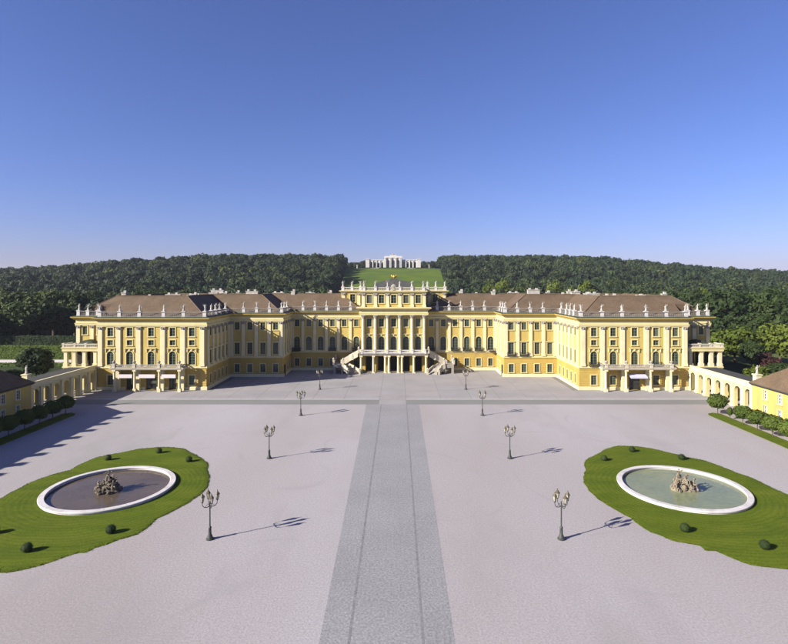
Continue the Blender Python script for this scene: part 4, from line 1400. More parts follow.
def pool(s):
    sd = 'left' if s < 0 else 'right'
    cx, cy = POOLS[s]
    o = thing('fountain_pool', (cx, cy, 0), ('round white-rimmed pool of brown water in the left lawn' if s < 0 else 'round white-rimmed pool of green water in the right lawn'), 'pool')
    b = B()
    prof = [(9.02, 0.0), (8.98, .12), (9.10, .2), (9.12, .37), (9.06, .43), (8.32, .44), (8.26, .38), (8.26, .3), (8.38, .24), (8.4, -.5)]
    n = 96
    vs = [(r * math.cos(2 * math.pi * k / n), r * math.sin(2 * math.pi * k / n), z) for r, z in prof for k in range(n)]
    fs = [(i * n + k, i * n + (k + 1) % n, (i + 1) * n + (k + 1) % n, (i + 1) * n + k) for i in range(len(prof) - 1) for k in range(n)]
    b.add(vs, fs)
    put('rim', shade_auto(b.mesh('rim', 'rim_stone'), 35), o)
    jb = B()
    for k in range(20):
        a = 2 * math.pi * (k + .3) / 20
        c, sn = math.cos(a), math.sin(a)
        p, q = Vector((8.34 * c, 8.34 * sn, 0)), Vector((9.05 * c, 9.05 * sn, 0))
        t = Vector((-sn, c, 0)) * .022
        jb.add([p - t + Vector((0, 0, .445)), p + t + Vector((0, 0, .445)), q + t + Vector((0, 0, .436)), q - t + Vector((0, 0, .436))], ((0, 1, 2, 3),))
    R(put('rim_joints', jb.mesh('rim_joints', 'stone'), o), kind='stuff')
    w = B()
    w.lathe([(8.41, -.2), (8.41, .02)], 96)
    put('water', w.mesh('water', 'water_brown' if s < 0 else 'water_green'), o)
    # sculpture group on rocks
    g = thing('fountain_sculpture', (cx + (.1 if s < 0 else -.1), cy - .7, -.1), ('dark pyramid of rocks and stone figures in the brown pool' if s < 0 else 'pale rugged rock group with stone figures in the green pool'), 'sculpture')
    g.scale = (.86, .86, .86)
    r = random.Random(11 + s)
    main = 'rock' if s < 0 else 'rock_pale'
    for k in range(90 if s > 0 else 64):
        t = r.random()
        a = r.uniform(0, 6.28)
        if s < 0:
            z = .2 + 2.3 * t ** 1.3
            rad = (2.3 * (1 - t ** 1.3) + .15) * r.uniform(.5, 1)
            c = (rad * math.cos(a), rad * .75 * math.sin(a), z)
        else:
            pk = r.choice([(-.9, .2, 2.9), (-.1, 0, 2.4), (1.1, -.2, 1.6)])
            z = .2 + pk[2] * t ** 1.2 * .85
            rad = (1.25 * (1 - .8 * t) + .1) * r.uniform(.4, 1)
            c = (pk[0] + rad * math.cos(a), pk[1] + rad * .8 * math.sin(a), z)
        q = B(); sz = r.uniform(.2, .55) * (1 - .3 * t)
        q.blob((0, 0, 0), sz, sz * r.uniform(.7, 1), sz * r.uniform(.6, 1.1), 7, 5, .28, k)
        put('rock', q.mesh('rock', main), g, c, r.uniform(0, 6))
    if s < 0:
        q = B(); q.lathe([(2.3, .1), (2.1, .35), (1.4, .9), (.75, 1.6), (.25, 2.2)], 14, sy=.7); put('rock_core', q.mesh('rock_core', 'rock'), g)
    else:
        q = B()
        for px_, py_, hh in ((-.9, .2, 2.5), (-.1, 0, 2.0), (1.1, -.2, 1.3)): q.lathe([(1.2, .05), (1.05, .4), (.7, hh * .6), (.25, hh)], 10, (px_, py_, 0), sy=.8)
        put('rock_core', q.mesh('rock_core', 'rock_pale'), g)
    q = B(); q.lathe([(2.95, .022), (2.8, .026), (2.0, .028)], 20, (.1, -.3, 0), sy=.78)
    put('slime', q.mesh('slime', 'pool_slime'), g)
    # seated and standing figures
    def figure(p, rz, up=False):
        f = B()
        hip = Vector((0, 0, .35))
        ch = Vector((.05, -.05, .95))
        f.path([hip, Vector((0, 0, .65)), ch], [.24, .2, .26], 8)
        f.blob((.06, -.08, 1.34), .13, .14, .17, 8, 6); f.tube(ch, (.06, -.07, 1.22), .1, .08, 6)
        for sx in (-1, 1):
            kn = Vector((sx * .22, -.5, .42)) if not up else Vector((sx * .14, -.05, -.05))
            ft = Vector((sx * .25, -.62, -.1)) if not up else Vector((sx * .16, .0, -.5))
            f.path([hip + Vector((sx * .1, 0, 0)), kn, ft], [.17, .12, .08], 7); f.blob(ft + Vector((0, -.08, -.02)), .07, .13, .06, 6, 4)
            sh = ch + Vector((sx * .26, 0, .1)); el = sh + Vector((sx * .22, -.1, -.1 if sx < 0 else .2)); ha = el + Vector((sx * .1, -.28, .1))
            f.path([sh, el, ha], [.1, .08, .055], 6); f.blob(ha, .06, .06, .07, 6, 4)
        put('figure', shade_auto(f.mesh('figure', 'rock_pale'), 60), g, p, rz)
    if s < 0:
        figure((0, -.1, 2.35), .4, False); figure((-1.25, -.7, .75), -.7); figure((1.15, -.75, .8), .7); figure((.35, .9, 1.2), 2.8)
    else:
        figure((-.95, 0, 2.45), -.3, True); figure((.1, -.5, 1.75), .3); figure((1.4, -.55, 1.0), .8); figure((-1.6, -.6, .8), -.9)


for s in (-1, 1):
    lawn(s)
    pool(s)


# ---- foliage
def crown_mesh(name, material, seed, clumps=45, leaves=44, leaf=.15, cr=(.26, .40), squash=1.0, low=-.75):
    """leaf-sized faces spread over many clumps of a crown of unit radius"""
    r = np.random.default_rng(seed)
    C = []
    while len(C) < clumps:
        p = r.uniform(-1, 1, 3)
        d = np.linalg.norm(p)
        if .35 < d < .80 and p[2] > low:
            C.append(p)
    C = np.array(C)
    V, F = [], []
    for c in C:
        R_ = r.uniform(*cr)
        d = r.normal(size=(leaves, 3))
        d /= np.linalg.norm(d, axis=1)[:, None]
        pos = c + d * R_ * r.uniform(.7, 1.08, (leaves, 1)) * np.array([1, 1, .8])
        nrm = d + r.normal(size=(leaves, 3)) * .45 + c * .3
        nrm /= np.linalg.norm(nrm, axis=1)[:, None]
        t = np.cross(nrm, r.normal(size=(leaves, 3)))
        t /= np.linalg.norm(t, axis=1)[:, None]
        u = np.cross(nrm, t)
        sz = leaf * r.uniform(.6, 1.25, (leaves, 1))
        q = np.stack([pos - t * sz, pos - u * sz * .6, pos + t * sz, pos + u * sz * .6], 1)
        q[:, :, 2] *= squash
        V.append(q.reshape(-1, 3))
    V = np.concatenate(V)
    n = len(V) // 4
    me = bpy.data.meshes.new(name)
    me.vertices.add(len(V)); me.vertices.foreach_set('co', V.ravel().astype(np.float32))
    me.loops.add(n * 4); me.loops.foreach_set('vertex_index', np.arange(n * 4, dtype=np.int32))
    me.polygons.add(n); me.polygons.foreach_set('loop_start', np.arange(0, n * 4, 4, dtype=np.int32)); me.polygons.foreach_set('loop_total', np.full(n, 4, dtype=np.int32))
    me.materials.append(MATS[material]); me.update(); me.validate()
    return me


def trunk_mesh(seed, r0=.055, h=1.3, limbs=6):
    r = random.Random(seed)
    b = B()
    pts = [Vector((0, 0, 0)), Vector((r.uniform(-.03, .03), r.uniform(-.03, .03), h * .45)), Vector((r.uniform(-.06, .06), r.uniform(-.06, .06), h))]
    b.path(pts, [r0 * 1.25, r0, r0 * .45], 8)
    for k in range(limbs):
        a = 6.28 * k / limbs + r.uniform(-.4, .4); t = r.uniform(.4, .95)
        p = pts[1].lerp(pts[2], t)
        q = p + Vector((.5 * math.cos(a), .5 * math.sin(a), r.uniform(.2, .5)))
        b.path([p, p.lerp(q, .5) + Vector((0, 0, -.03)), q], [r0 * .5, r0 * .35, r0 * .12], 5)
    return b.mesh('trunk', 'bark')


def shell_mesh(name, material, n, leaf, seed, jit=.04):
    """dense clipped foliage: solid core and a skin of small leaves"""
    r = random.Random(seed)
    b = B()
    b.blob((0, 0, 0), .93 - jit, .93 - jit, .93 - jit, 14, 10, jit * .7, seed)
    for k in range(n):
        d = Vector((r.gauss(0, 1), r.gauss(0, 1), r.gauss(0, 1))).normalized()
        p = d * (r.uniform(.9, 1.04) + jit * 1.6 * mnoise.noise(d * 2.2 + Vector((seed, 0, 0))))
        nn = (d + Vector((r.gauss(0, .5), r.gauss(0, .5), r.gauss(0, .5)))).normalized()
        t = nn.orthogonal().normalized(); u = nn.cross(t); sz = leaf * r.uniform(.6, 1.3)
        a = r.uniform(0, 6.28); t, u = t * math.cos(a) + u * math.sin(a), u * math.cos(a) - t * math.sin(a)
        b.add([p - t * sz, p - u * sz * .6, p + t * sz, p + u * sz * .6], ((0, 1, 2, 3),))
    return b.mesh(name, material)


ball = shell_mesh('topiary', 'leaf', 900, .07, 3)
tp = {-1: [(108, 460.3, 'behind the pool'), (158.8, 453.2, 'at the far tip'), (188.9, 462, "near the lawn's inner edge"), (110.8, 533.5, 'in front of the pool, nearest it'), (27, 552, 'in the front of the lawn, largest'), (-6, 534, 'at the picture edge')],
      1: [(632, 452, 'at the far tip'), (604, 460.8, "near the lawn's inner edge"), (681.7, 459.8, 'behind the pool'), (685, 531.8, 'in front of the pool, nearest it'), (765, 549.3, 'at the front outer part')]}
for s in (-1, 1):
    for x, y, lb in tp[s]:
        X, Y = gp(x, y)
        sz = .58 if y < 500 else .62
        R(put('topiary_ball', ball, None, (X, Y, sz * .82), random.uniform(0, 6), (sz, sz, sz * .95)), f"clipped round box ball on the {'left' if s < 0 else 'right'} lawn {lb}", 'topiary', 'clipped balls on the lawns')

# ---- street lamps
def lamp_parts():
    b = B()
    b.lathe([(.46, 0), (.46, .14), (.34, .22), (.30, .42), (.2, .62), (.17, 1.35), (.21, 1.42), (.15, 1.52), (.085, 1.6), (.075, 3.9), (.12, 3.95), (.12, 4.05), (.07, 4.1), (.06, 4.45), (.1, 4.5), (.02, 4.62)], 12)
    post = shade_auto(b.mesh('post', 'lamp_iron'), 35)
    b = B()
    pts = [Vector((.05, 0, 4.0)), Vector((.35, 0, 3.92)), Vector((.65, 0, 3.98)), Vector((.84, 0, 4.2)), Vector((.88, 0, 4.55))]
    b.path(pts, [.05, .045, .04, .04, .035], 7)
    b.tube((.2, 0, 4.3), (.62, 0, 3.98), .025, .02, 5)
    b.lathe([(.03, 4.5), (.12, 4.6), (.14, 4.68)], 7, (.88, 0, 0))
    arm = b.mesh('arm', 'lamp_iron')
    b = B(); b.lathe([(.13, 4.7), (.25, 5.25), (.25, 5.27)], 6, (.88, 0, 0))
    glass = b.mesh('lantern', 'lamp_glass')
    b = B()
    b.lathe([(.31, 5.275), (.27, 5.36), (.15, 5.5), (.12, 5.58), (.05, 5.68), (.06, 5.76), (.015, 5.86)], 6, (.88, 0, 0))
    for k in range(6):
        a = 2 * math.pi * k / 6
        b.tube((.88 + .135 * math.cos(a), .135 * math.sin(a), 4.69), (.88 + .258 * math.cos(a), .258 * math.sin(a), 5.28), .017, .017, 4)
    cap = b.mesh('cap', 'lamp_gold')
    return post, arm, glass, cap


LP = lamp_parts()
for s in (-1, 1):
    sd = 'left' if s < 0 else 'right'
    for i, (Y, lb) in enumerate(((64.1, 'nearest the camera'), (93.6, 'second from the camera'), (124.0, 'third from the camera'), (154.2, 'nearest the palace'))):
        o = thing('street_lamp', (s * 21.25, Y, 0.01), f'four-armed iron street lamp in the {sd} row, {lb}', 'street lamp', 'street lamps flanking the path', rz=random.uniform(0, 1.5) if i else (.55 if s < 0 else .25))
        put('post', LP[0], o)
        for k in range(4):
            a = put('arm', LP[1], o, rz=k * math.pi / 2)
            l = put('lantern', LP[2], o, rz=k * math.pi / 2)
            put('cap', LP[3], l)

# ---- grass strips with clipped round-headed trees before the side buildings
cl_crown = [shell_mesh('crown', 'leaf_clipped', 1500, .15, 20 + k, jit=.16) for k in range(3)]
tk = B(); tk.path([Vector((0, 0, 0)), Vector((.02, 0, 1.0)), Vector((0, .02, 2.2))], [.11, .08, .07], 7)
for k in range(5):
    a = k * 1.257; tk.tube((0, 0, 1.7), (.8 * math.cos(a), .8 * math.sin(a), 2.5), .05, .02, 5)
cl_trunk = tk.mesh('trunk', 'bark')
for s in (-1, 1):
    sd = 'left' if s < 0 else 'right'
    b = B()
    b.slab([(s * x, y) for x, y in ((74.3, 40), (77.8, 40), (77.8, 125.3), (76.5, 126.4), (75.0, 125.6), (74.3, 124.2))][::s], 0.0, .09)
    R(put('grass_strip', b.mesh('grass_strip', 'lawn')), f'narrow grass strip with small trees before the {sd} side building', kind='structure')
    for i, Y in enumerate([125.0, 120.4, 115.9, 111.2, 106.7, 102.0, 97.4]):
        sap = (i == 1 and s > 0)
        sc = .62 if sap else random.uniform(.93, 1.08)
        wh = 'nearest the palace' if i == 0 else f"{ORD[i]} from the palace" + (', a young sapling' if sap else '')
        o = thing('clipped_tree', (s * 76.9, Y, .08), f'small round-headed clipped tree on the {sd} grass strip, {wh}', 'tree', 'clipped trees on the grass strips', rz=random.uniform(0, 6))
        o.scale = (sc, sc, sc)
        put('trunk', cl_trunk, o)
        put('crown', cl_crown[i % 3], o, (0, 0, 2.85), 0, (1.85 * (.45 if sap else 1), 1.85 * (.45 if sap else 1), 1.45))

# ---- hedges beside the palace
def hedge(x0, x1, y, d, h, label, m='leaf_hedge'):
    b = B(); b.box(x0, x1, y, y + d, 0, h - .1)
    r = random.Random(int(abs(x0) + y))
    n = int((x1 - x0) * (h + d) / .10)
    for k in range(n):
        x = r.uniform(x0, x1)
        if r.random() < h / (h + d): p = Vector((x, y + r.uniform(-.18, .05), r.uniform(0, h)))
        else: p = Vector((x, y + r.uniform(0, d), h + r.uniform(-.15, .12)))
        nn = Vector((r.gauss(0, .5), -1 + r.gauss(0, .5), .5 + r.gauss(0, .6))).normalized()
        t = nn.orthogonal().normalized(); u = nn.cross(t); sz = r.uniform(.15, .34)
        a = r.uniform(0, 6.28); t, u = t * math.cos(a) + u * math.sin(a), u * math.cos(a) - t * math.sin(a)
        b.add([p - t * sz, p - u * sz * .7, p + t * sz, p + u * sz * .7], ((0, 1, 2, 3),))
    R(put('hedge', b.mesh('hedge', m)), label, 'hedge', 'clipped hedges left of the palace')


hedge(-190, -99, 216, 3, 5.2, 'lower bright green clipped hedge left of the palace')
hedge(-205, -99, 246, 3, 6.2, 'upper clipped hedge, coloured as shaded, behind the first one, left of the palace', 'leaf_hedge_shaded')
hedge(-190, -99, 196, 2, 1.2, 'low clipped hedge in front of the pale path left of the palace')
b = B(); b.quad((-230, 205.0, .01), (-96, 205.0, .01), (-96, 214.0, .01), (-230, 214.0, .01))
R(put('garden_path', b.mesh('garden_path', 'sandpath')), 'pale sand path before the hedges left of the palace', kind='structure')

# ---- trees
CROWNS = [crown_mesh('crown', 'leaf', 100 + k, clumps=80, leaves=60, leaf=.085, cr=(.20, .34)) for k in range(4)]
CR_BR = [crown_mesh('crown', 'leaf_bright', 140 + k, clumps=80, leaves=60, leaf=.085, cr=(.20, .34)) for k in range(2)]
CR_PU = crown_mesh('crown', 'leaf_purple', 150, clumps=50, leaves=50, leaf=.09)
TRUNKS = [trunk_mesh(60 + k) for k in range(3)]


def tree(X, Y, h, rad, label, group, crown=None, z=0.0, name='tree'):
    o = thing(name, (X, Y, z), label, 'tree', group, rz=random.uniform(0, 6.28))
    tr = put('trunk', random.choice(TRUNKS), o)
    base = h * .18
    rz_ = (h - base) / 1.9
    tr.scale = (h * .45, h * .45, h * .5)
    put('crown', crown or random.choice(CROWNS), o, (0, 0, base + rz_ * .93), 0, (rad, rad, rz_))
    return o


def tpx(x, ytop, Y, rad_px, label, group, crown=None, name='broadleaf_tree'):
    """a tree whose top shows at photograph pixel (x, ytop), standing Y metres away"""
    X = CAM_X + (x - 398) * Y / FPX
    z = elev(X, Y)
    h = CAM_H - (ytop - 283) * Y / FPX - z
    return tree(X, Y, h, rad_px * Y / FPX, label, group, crown, z, name)


GR = 'park trees right of the palace'
for x, yt, Y, rp, lab, cr in (
    (735, 325, 205, 27, 'bright green round tree right behind the right loggia', CR_BR[0]),
    (780, 322, 198, 22, 'bright green tree at the right edge above the side building roof', CR_BR[1]),
    (768, 352, 172, 14, 'purple-leaved small tree between two green trees above the right arcade', CR_PU),
    (758, 365, 158, 15, 'low green bushy tree just above the right arcade roof', CR_BR[1]),
    (728, 287, 260, 26, 'tall dark tree behind the bright round tree right of the palace', CROWNS[0]),
    (775, 288, 250, 25, 'tall broad dark tree at the right edge of the picture', CROWNS[1]),
    (704, 296, 275, 14, 'slim dark tree beside the right loggia statues', CROWNS[2]),
    (750, 310, 232, 20, 'mid green tree between the two tall dark ones on the right', CROWNS[3]),
    (752, 340, 190, 13, 'dark green tree left of the purple tree', CROWNS[2]),
    (782, 362, 165, 14, 'dark green tree under the edge tree, above the right side roof', CROWNS[0]),
    (716, 340, 215, 12, 'dark tree in the gap beside the right loggia columns', CROWNS[1]),
    (700, 287, 330, 14, 'pale green tree above the right end of the palace roof', CR_BR[0]),
    (680, 290, 340, 14, 'green tree peeping over the right wing roof end', CROWNS[2]),
    (762, 300, 290, 18, 'dark tree behind the mid green one on the right', CROWNS[3]),
    (806, 300, 215, 24, 'big dark tree cut by the right picture edge', CROWNS[2])):
    tpx(x, yt, Y, rp, lab, GR, cr)
GL = 'park trees left of the palace'
for X_, Y_, h_, r_, lab in ((-112, 138, 10, 4.6, 'unseen tree added to shade the left arcade roof, near its middle'), (-108, 128, 9, 4.2, 'unseen tree added to shade the left arcade where it meets the side building'), (-118, 148, 11, 5.0, 'unseen tree added for shade left of the lone rounded tree behind the left arcade')):
    tree(X_, Y_, h_, r_, lab, GL, CROWNS[0], 0, 'broadleaf_tree')  # unseen trees, added to throw shade on the left arcade roof
for x, yt, Y, rp, lab, cr in (
    (36, 346, 166, 17, 'dark rounded tree standing alone behind the left arcade', CROWNS[0]),
    (30, 297, 272, 26, 'tall dark tree behind the hedges, second from the left edge', CROWNS[1]),
    (66, 303, 285, 20, 'dark broad tree behind the hedges beside the palace end', CROWNS[2]),
    (5, 306, 268, 22, 'dark tree behind the hedges at the left edge', CROWNS[3]),
    (48, 290, 320, 20, 'mid green tree rising over the dark trees left of the palace', CR_BR[1]),
    (84, 292, 330, 16, 'dark tree right behind the left end of the palace roof', CROWNS[0]),
    (14, 290, 330, 20, 'green tree behind the dark ones at the left edge', CROWNS[2]),
    (-20, 312, 250, 26, 'big dark tree cut by the left picture edge', CROWNS[1]),
    (97, 292, 345, 13, 'green tree peeping over the left wing roof end', CROWNS[3])):
    tpx(x, yt, Y, rp, lab, GL, cr)
for x, yt, Y, rp in ((62, 376, 128, 9), (22, 380, 118, 8)):
    pass
# low dark shrubs on the ground behind the left arcade
sh_me = shell_mesh('foliage', 'leaf', 1400, .11, 77)
for i, (x, y, r_, lb) in enumerate(((-104, 150, 2.6, 'nearest the palace'), (-106, 143, 3.0, 'second from the palace'), (-104, 136, 2.4, 'third from the palace'), (-112, 156, 3.2, 'beside the lone dark tree'))):
    R(put('shrub', sh_me, None, (x, y, r_ * .7), random.uniform(0, 6), (r_ * 1.2, r_ * 1.2, r_)), f'dark rounded shrub behind the left arcade, {lb}', 'shrub', 'shrubs behind the left arcade')


GB = 'bright trees above the right middle roofs'
for x, yt, Y, rp, lab in ((489, 281, 470, 8, "sunlit light green tree above the right roofs, leftmost of the bright ones"), (503, 277, 490, 10, 'larger sunlit light green tree above the right roofs, second of the bright ones'),
                          (520, 284, 460, 7, 'small sunlit light green tree above the right roofs, third of the bright ones'), (555, 279, 480, 10, 'broad sunlit light green tree above the right roofs, fourth of the bright ones'),
                          (570, 284, 465, 7, 'low sunlit tree above the right roofs, fifth of the bright ones'), (586, 279, 475, 9, 'sunlit yellow-green tree above the right wing roof, rightmost bright one')):
    tpx(x, yt, Y, rp, lab, GB, random.choice(CR_BR))


# ---- wooded hill
def in_corridor(X, Y, m=0):
    hw = 56 + max(0, Y - 480) * .052
    return abs(X + 7 * sstep((Y - 200) / 700)) < hw + m


pts = []
r = random.Random(99)
Y = 300.0
while Y < 1120:
    st = 10.5 if Y < 600 else 12.0
    wid = Y * .80 + 60
    x = -wid
    while x < wid:
        X_, Y_ = x + r.uniform(-3.4, 3.4), Y + r.uniform(-3.4, 3.4)
        x += st
        if Y_ < 1004 and in_corridor(X_, Y_, 5): continue
        if abs(X_ + 7) < 92 and 940 < Y_ < 1004: continue
        if Y_ < 400 and abs(X_) < 92: continue
        pts.append((X_, Y_))
    Y += st * .9
near, far = [], []
for X_, Y_ in pts:
    z = elev(X_, Y_)
    sc = (r.uniform(5.2, 8.2) if r.random() < .6 else r.uniform(8, 10.5)) * (.72 if Y_ > 1000 and abs(X_) < 120 else 1)
    px_ = 398 + (X_ - CAM_X) * FPX / Y_
    top = 283 - (z + sc * 2.5 - CAM_H) * FPX / Y_
    vis = -20 < px_ < 808 and (top < 293.5 or not 76 < px_ < 700)
    (near if (Y_ < 520 and vis) else far).append((X_, Y_, z, sc, px_))
near.sort(key=lambda t: t[1])
FOREST_NEAR = near[:100]
far += near[100:]
for X_, Y_, z, sc, px_ in FOREST_NEAR:
    if px_ < 76: gl = ('dark broadleaf tree in the wood behind the hedges left of the palace', 'wood left of the palace')
    elif px_ < 345: gl = ("broadleaf tree at the front of the wood above the palace's left roofs", 'wood above the left roofs')
    elif px_ < 560: gl = ("sunlit broadleaf tree at the front of the wood above the palace's right middle roofs", 'wood above the right middle roofs')
    elif px_ < 700: gl = ("broadleaf tree at the front of the wood above the palace's right wing roof", 'wood above the right wing')
    else: gl = ('broadleaf tree in the wood behind the tall park trees on the right', 'wood behind the right park trees')
    tree(X_, Y_, sc * 2.7, sc, gl[0], gl[1], random.choice(CROWNS + (CR_BR if 420 < px_ < 620 else [])), z, 'woodland_tree')

# the rest of the wood is one mass
FC = bpy.data.collections.new('forest_crowns')
for k in range(6):
    me = crown_mesh('forest_crown', 'leaf_forest' if k < 4 else ('leaf_forest_light' if k == 4 else 'leaf_forest_dark'), 200 + k, clumps=36, leaves=34, leaf=.17, cr=(.26, .42), low=-.55)
    FC.objects.link(bpy.data.objects.new('forest_crown', me))
me = bpy.data.meshes.new('forest')
me.from_pydata([(p[0], p[1], p[2] + p[3] * 1.35) for p in far], [], [])
at = me.attributes.new('size', 'FLOAT', 'POINT'); at.data.foreach_set('value', [p[3] for p in far])
forest = R(put('forest', me), 'dark green wood covering the hill behind the palace', 'wood', kind='stuff')
ng = bpy.data.node_groups.new('forest_nodes', 'GeometryNodeTree')
ng.interface.new_socket('Geometry', in_out='INPUT', socket_type='NodeSocketGeometry')
ng.interface.new_socket('Geometry', in_out='OUTPUT', socket_type='NodeSocketGeometry')
N = ng.nodes
gi, go = N.new('NodeGroupInput'), N.new('NodeGroupOutput')
iop = N.new('GeometryNodeInstanceOnPoints')
ci = N.new('GeometryNodeCollectionInfo')
ci.inputs['Collection'].default_value = FC
ci.inputs['Separate Children'].default_value = True
iop.inputs['Pick Instance'].default_value = True
na = N.new('GeometryNodeInputNamedAttribute'); na.data_type = 'FLOAT'; na.inputs['Name'].default_value = 'size'
rv_ = N.new('FunctionNodeRandomValue'); rv_.data_type = 'INT'
rv_.inputs[4].default_value, rv_.inputs[5].default_value = 0, 5
rr_ = N.new('FunctionNodeRandomValue'); rr_.data_type = 'FLOAT_VECTOR'
rr_.inputs[0].default_value, rr_.inputs[1].default_value = (-.15, -.15, 0), (.15, .15, 6.28)
rs = N.new('FunctionNodeRandomValue'); rs.data_type = 'FLOAT_VECTOR'
rs.inputs[0].default_value, rs.inputs[1].default_value = (.85, .85, .9), (1.12, 1.12, 1.3)
vm = N.new('ShaderNodeVectorMath'); vm.operation = 'SCALE'
lk = ng.links.new
lk(gi.outputs[0], iop.inputs['Points']); lk(ci.outputs[0], iop.inputs['Instance']); lk(rv_.outputs[2], iop.inputs['Instance Index'])
lk(rr_.outputs[0], iop.inputs['Rotation']); lk(rs.outputs[0], vm.inputs[0]); lk(na.outputs[0], vm.inputs['Scale']); lk(vm.outputs[0], iop.inputs['Scale'])
lk(iop.outputs[0], go.inputs[0])
md = forest.modifiers.new('forest', 'NODES'); md.node_group = ng

# far wooded ridges
b = B()
nxr, nyr = 160, 12
vs = []
for j in range(nyr + 1):
    for i in range(nxr + 1):
        X_ = -3000 + 6000 * i / nxr
        Y_ = 2300 + 1500 * j / nyr
        t = math.sin(math.pi * min(1, j / nyr * .8 + .1))
        hh = (78 + 26 * mnoise.noise(Vector((X_ * .0012, 5.2, Y_ * .0006))) + 18 * mnoise.noise(Vector((X_ * .004, 1.2, 0)))) * t + 5 * mnoise.noise(Vector((X_ * .05, Y_ * .05, 0)))
        vs.append((X_, Y_, hh - 2))
b.add(vs, [(j * (nxr + 1) + i, j * (nxr + 1) + i + 1, (j + 1) * (nxr + 1) + i + 1, (j + 1) * (nxr + 1) + i) for j in range(nyr) for i in range(nxr)])
R(put('hills', b.mesh('hills', 'far_wood', True)), 'distant blue-green wooded ridge on the horizon', kind='structure')

# ------------------------------------------------------------------ the colonnade on the hill
GX, GY = -7.3, 968.0
GZ = elev(GX, 950) + 1.5
glo = thing('hilltop_colonnade', (GX, GY, GZ), 'white hilltop colonnade with arched wings on the crest behind the palace', 'pavilion')
glo.scale = (1.07, 1.0, 1.05)
b = B(); b.box(-48, 48, -8, 10, -8, .6)
for k in range(8): b.box(-17, 17, -9.0 - k * 1.0, -8.0 - k * 1.0, -8, .3 - k * .55); put('terrace', b.mesh('terrace', 'white_stone'), glo)
b = B()
facade(b, (-15, -4.5), (15, -4.5), .6, 17.5, [(x + 15, 5.6, .7, 13.5, True) for x in (-8.6, 0, 8.6)], 1.2)
facade(b, (15, -4.5), (15, 6), .6, 17.5, []); facade(b, (-15, 6), (-15, -4.5), .6, 17.5, []); facade(b, (15, 6), (-15, 6), .6, 17.5, [])
put('central_wall', b.mesh('central_wall', 'white_stone'), glo)
for x in (-8.6, 0, 8.6):
    b = B(); pts_ = [(x - 2.8, .7)] + arc_pts(x, 5.6, 13.5) + [(x + 2.8, .7)]
    b.add([(p[0], -3.3, p[1]) for p in pts_], (tuple(range(len(pts_))),))
    w = put('window', b.mesh('window', 'glass'), glo)
    b = B()
    for t in (-1, 0, 1): b.box(x + t * 1.4 - .15, x + t * 1.4 + .15, -3.5, -3.35, .7, 13.2 - abs(t) * .5)
    for z in (3.5, 6.5, 9.5): b.box(x - 2.7, x + 2.7, -3.52, -3.33, z, z + .25)
    put('sash', b.mesh('sash', 'sash_white'), w)
b = B(); b.box(-15.8, 15.8, -5.4, 6.6, 17.5, 18.9); b.box(-14.8, 14.8, -4.4, 5.8, 18.9, 20.6); b.box(-6, 6, -4, 0, 20.6, 22.2); put('central_entablature', b.mesh('central_entablature', 'white_stone'), glo)
q = B(); q.lathe([(.95, 0), (.95, .6), (.75, .9), (.65, 12.5), (1.0, 13.6)], 10); q.cbox(0, 0, 2.1, 2.1, 13.6, 14.2)
gc = q.mesh('column', 'white_stone')
for x in (-13.9, -12.2, -5.2, -3.5, 3.5, 5.2, 12.2, 13.9):
    o = put('column', gc, glo, (x, -5.7, .6), 0, (1, 1, 1.18))
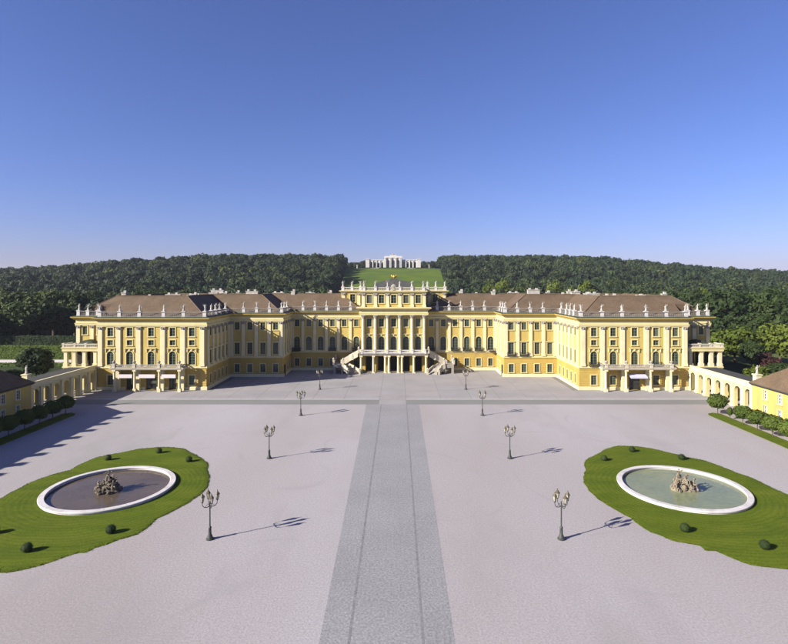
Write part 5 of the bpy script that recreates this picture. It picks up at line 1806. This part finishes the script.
for s in (-1, 1):
    b = B()
    x0, x1 = sorted((s * 15.2, s * 40.5))
    ops = [(x, 3.5, .7, 10.4, True) for x in (3.4, 9.6, 15.8, 22.0)]
    facade(b, (x0, -2.5), (x1, -2.5), .6, 13, ops, 1.0); facade(b, (x1, 4), (x0, 4), .6, 13, ops, 1.0)
    b.box(x0, x1, -2.4, 3.9, 12.6, 13.0)
    put('arcade_wing', b.mesh('arcade_wing', 'white_stone'), glo)
    b = B(); b.box(x0, x1, -3.2, 4.5, 13.0, 14.3); put('wing_entablature', b.mesh('wing_entablature', 'white_stone'), glo)
    for k in range(5):
        o = put('column', gc, glo, (s * (15.9 + k * 6.15), -2.9, .6), 0, (.7, .7, .87))
    b = B(); a0, a1 = sorted((s * 40.6, s * 46.8)); b.box(a0, a1, -4, 5.5, .6, 14.6); b.box(a0 - .5, a1 + .5, -4.5, 6, 14.6, 15.6)
    put('end_pavilion', b.mesh('end_pavilion', 'white_stone'), glo)
    # stairs and ramps down to the lawn
    b = B()
    for k in range(10):
        x0, x1 = sorted((s * (24 + k * 4.6), s * (28.6 + k * 4.6)))
        b.box(x0, x1, -12.5, -10.5, -6, .2 - k * .32)
    put('ramp_wall', b.mesh('ramp_wall', 'white_stone'), glo)
    st = put('statue', STAT[s + 1], None, (GX + s * 65, GY - 10, GZ - 1.6), 0, (3.2, 3.2, 3.6))
    R(st, f"white statue on a plinth at the {'left' if s < 0 else 'right'} end of the hilltop colonnade's ramp", 'statue', 'statues beside the hilltop colonnade')
b = B(); b.lathe([(.6, 0), (1.0, .8), (.8, 2.0), (.4, 2.6)], 7, (0, -2, 22.2)); b.blob((-1.4, -2, 24), 1.1, .3, .8, 6, 5); b.blob((1.4, -2, 24), 1.1, .3, .8, 6, 5)
put('eagle', b.mesh('eagle', 'stone'), glo)

# ------------------------------------------------------------------ air
b = B(); b.box(-3400, 3400, -950, 5400, -4, 165)
hz = R(put('haze', b.mesh('haze', 'stone')), 'thin blue summer haze over the park and the hills', kind='stuff')
hm = bpy.data.materials.new('haze'); hm.use_nodes = True
nt = hm.node_tree; nt.nodes.clear()
mo = nt.nodes.new('ShaderNodeOutputMaterial'); pv = nt.nodes.new('ShaderNodeVolumePrincipled')
pv.inputs['Color'].default_value = (0.80, 0.87, 1.0, 1); pv.inputs['Density'].default_value = 0.00005; pv.inputs['Anisotropy'].default_value = 0.0
nt.links.new(pv.outputs[0], mo.inputs['Volume'])
hz.data.materials.clear(); hz.data.materials.append(hm)
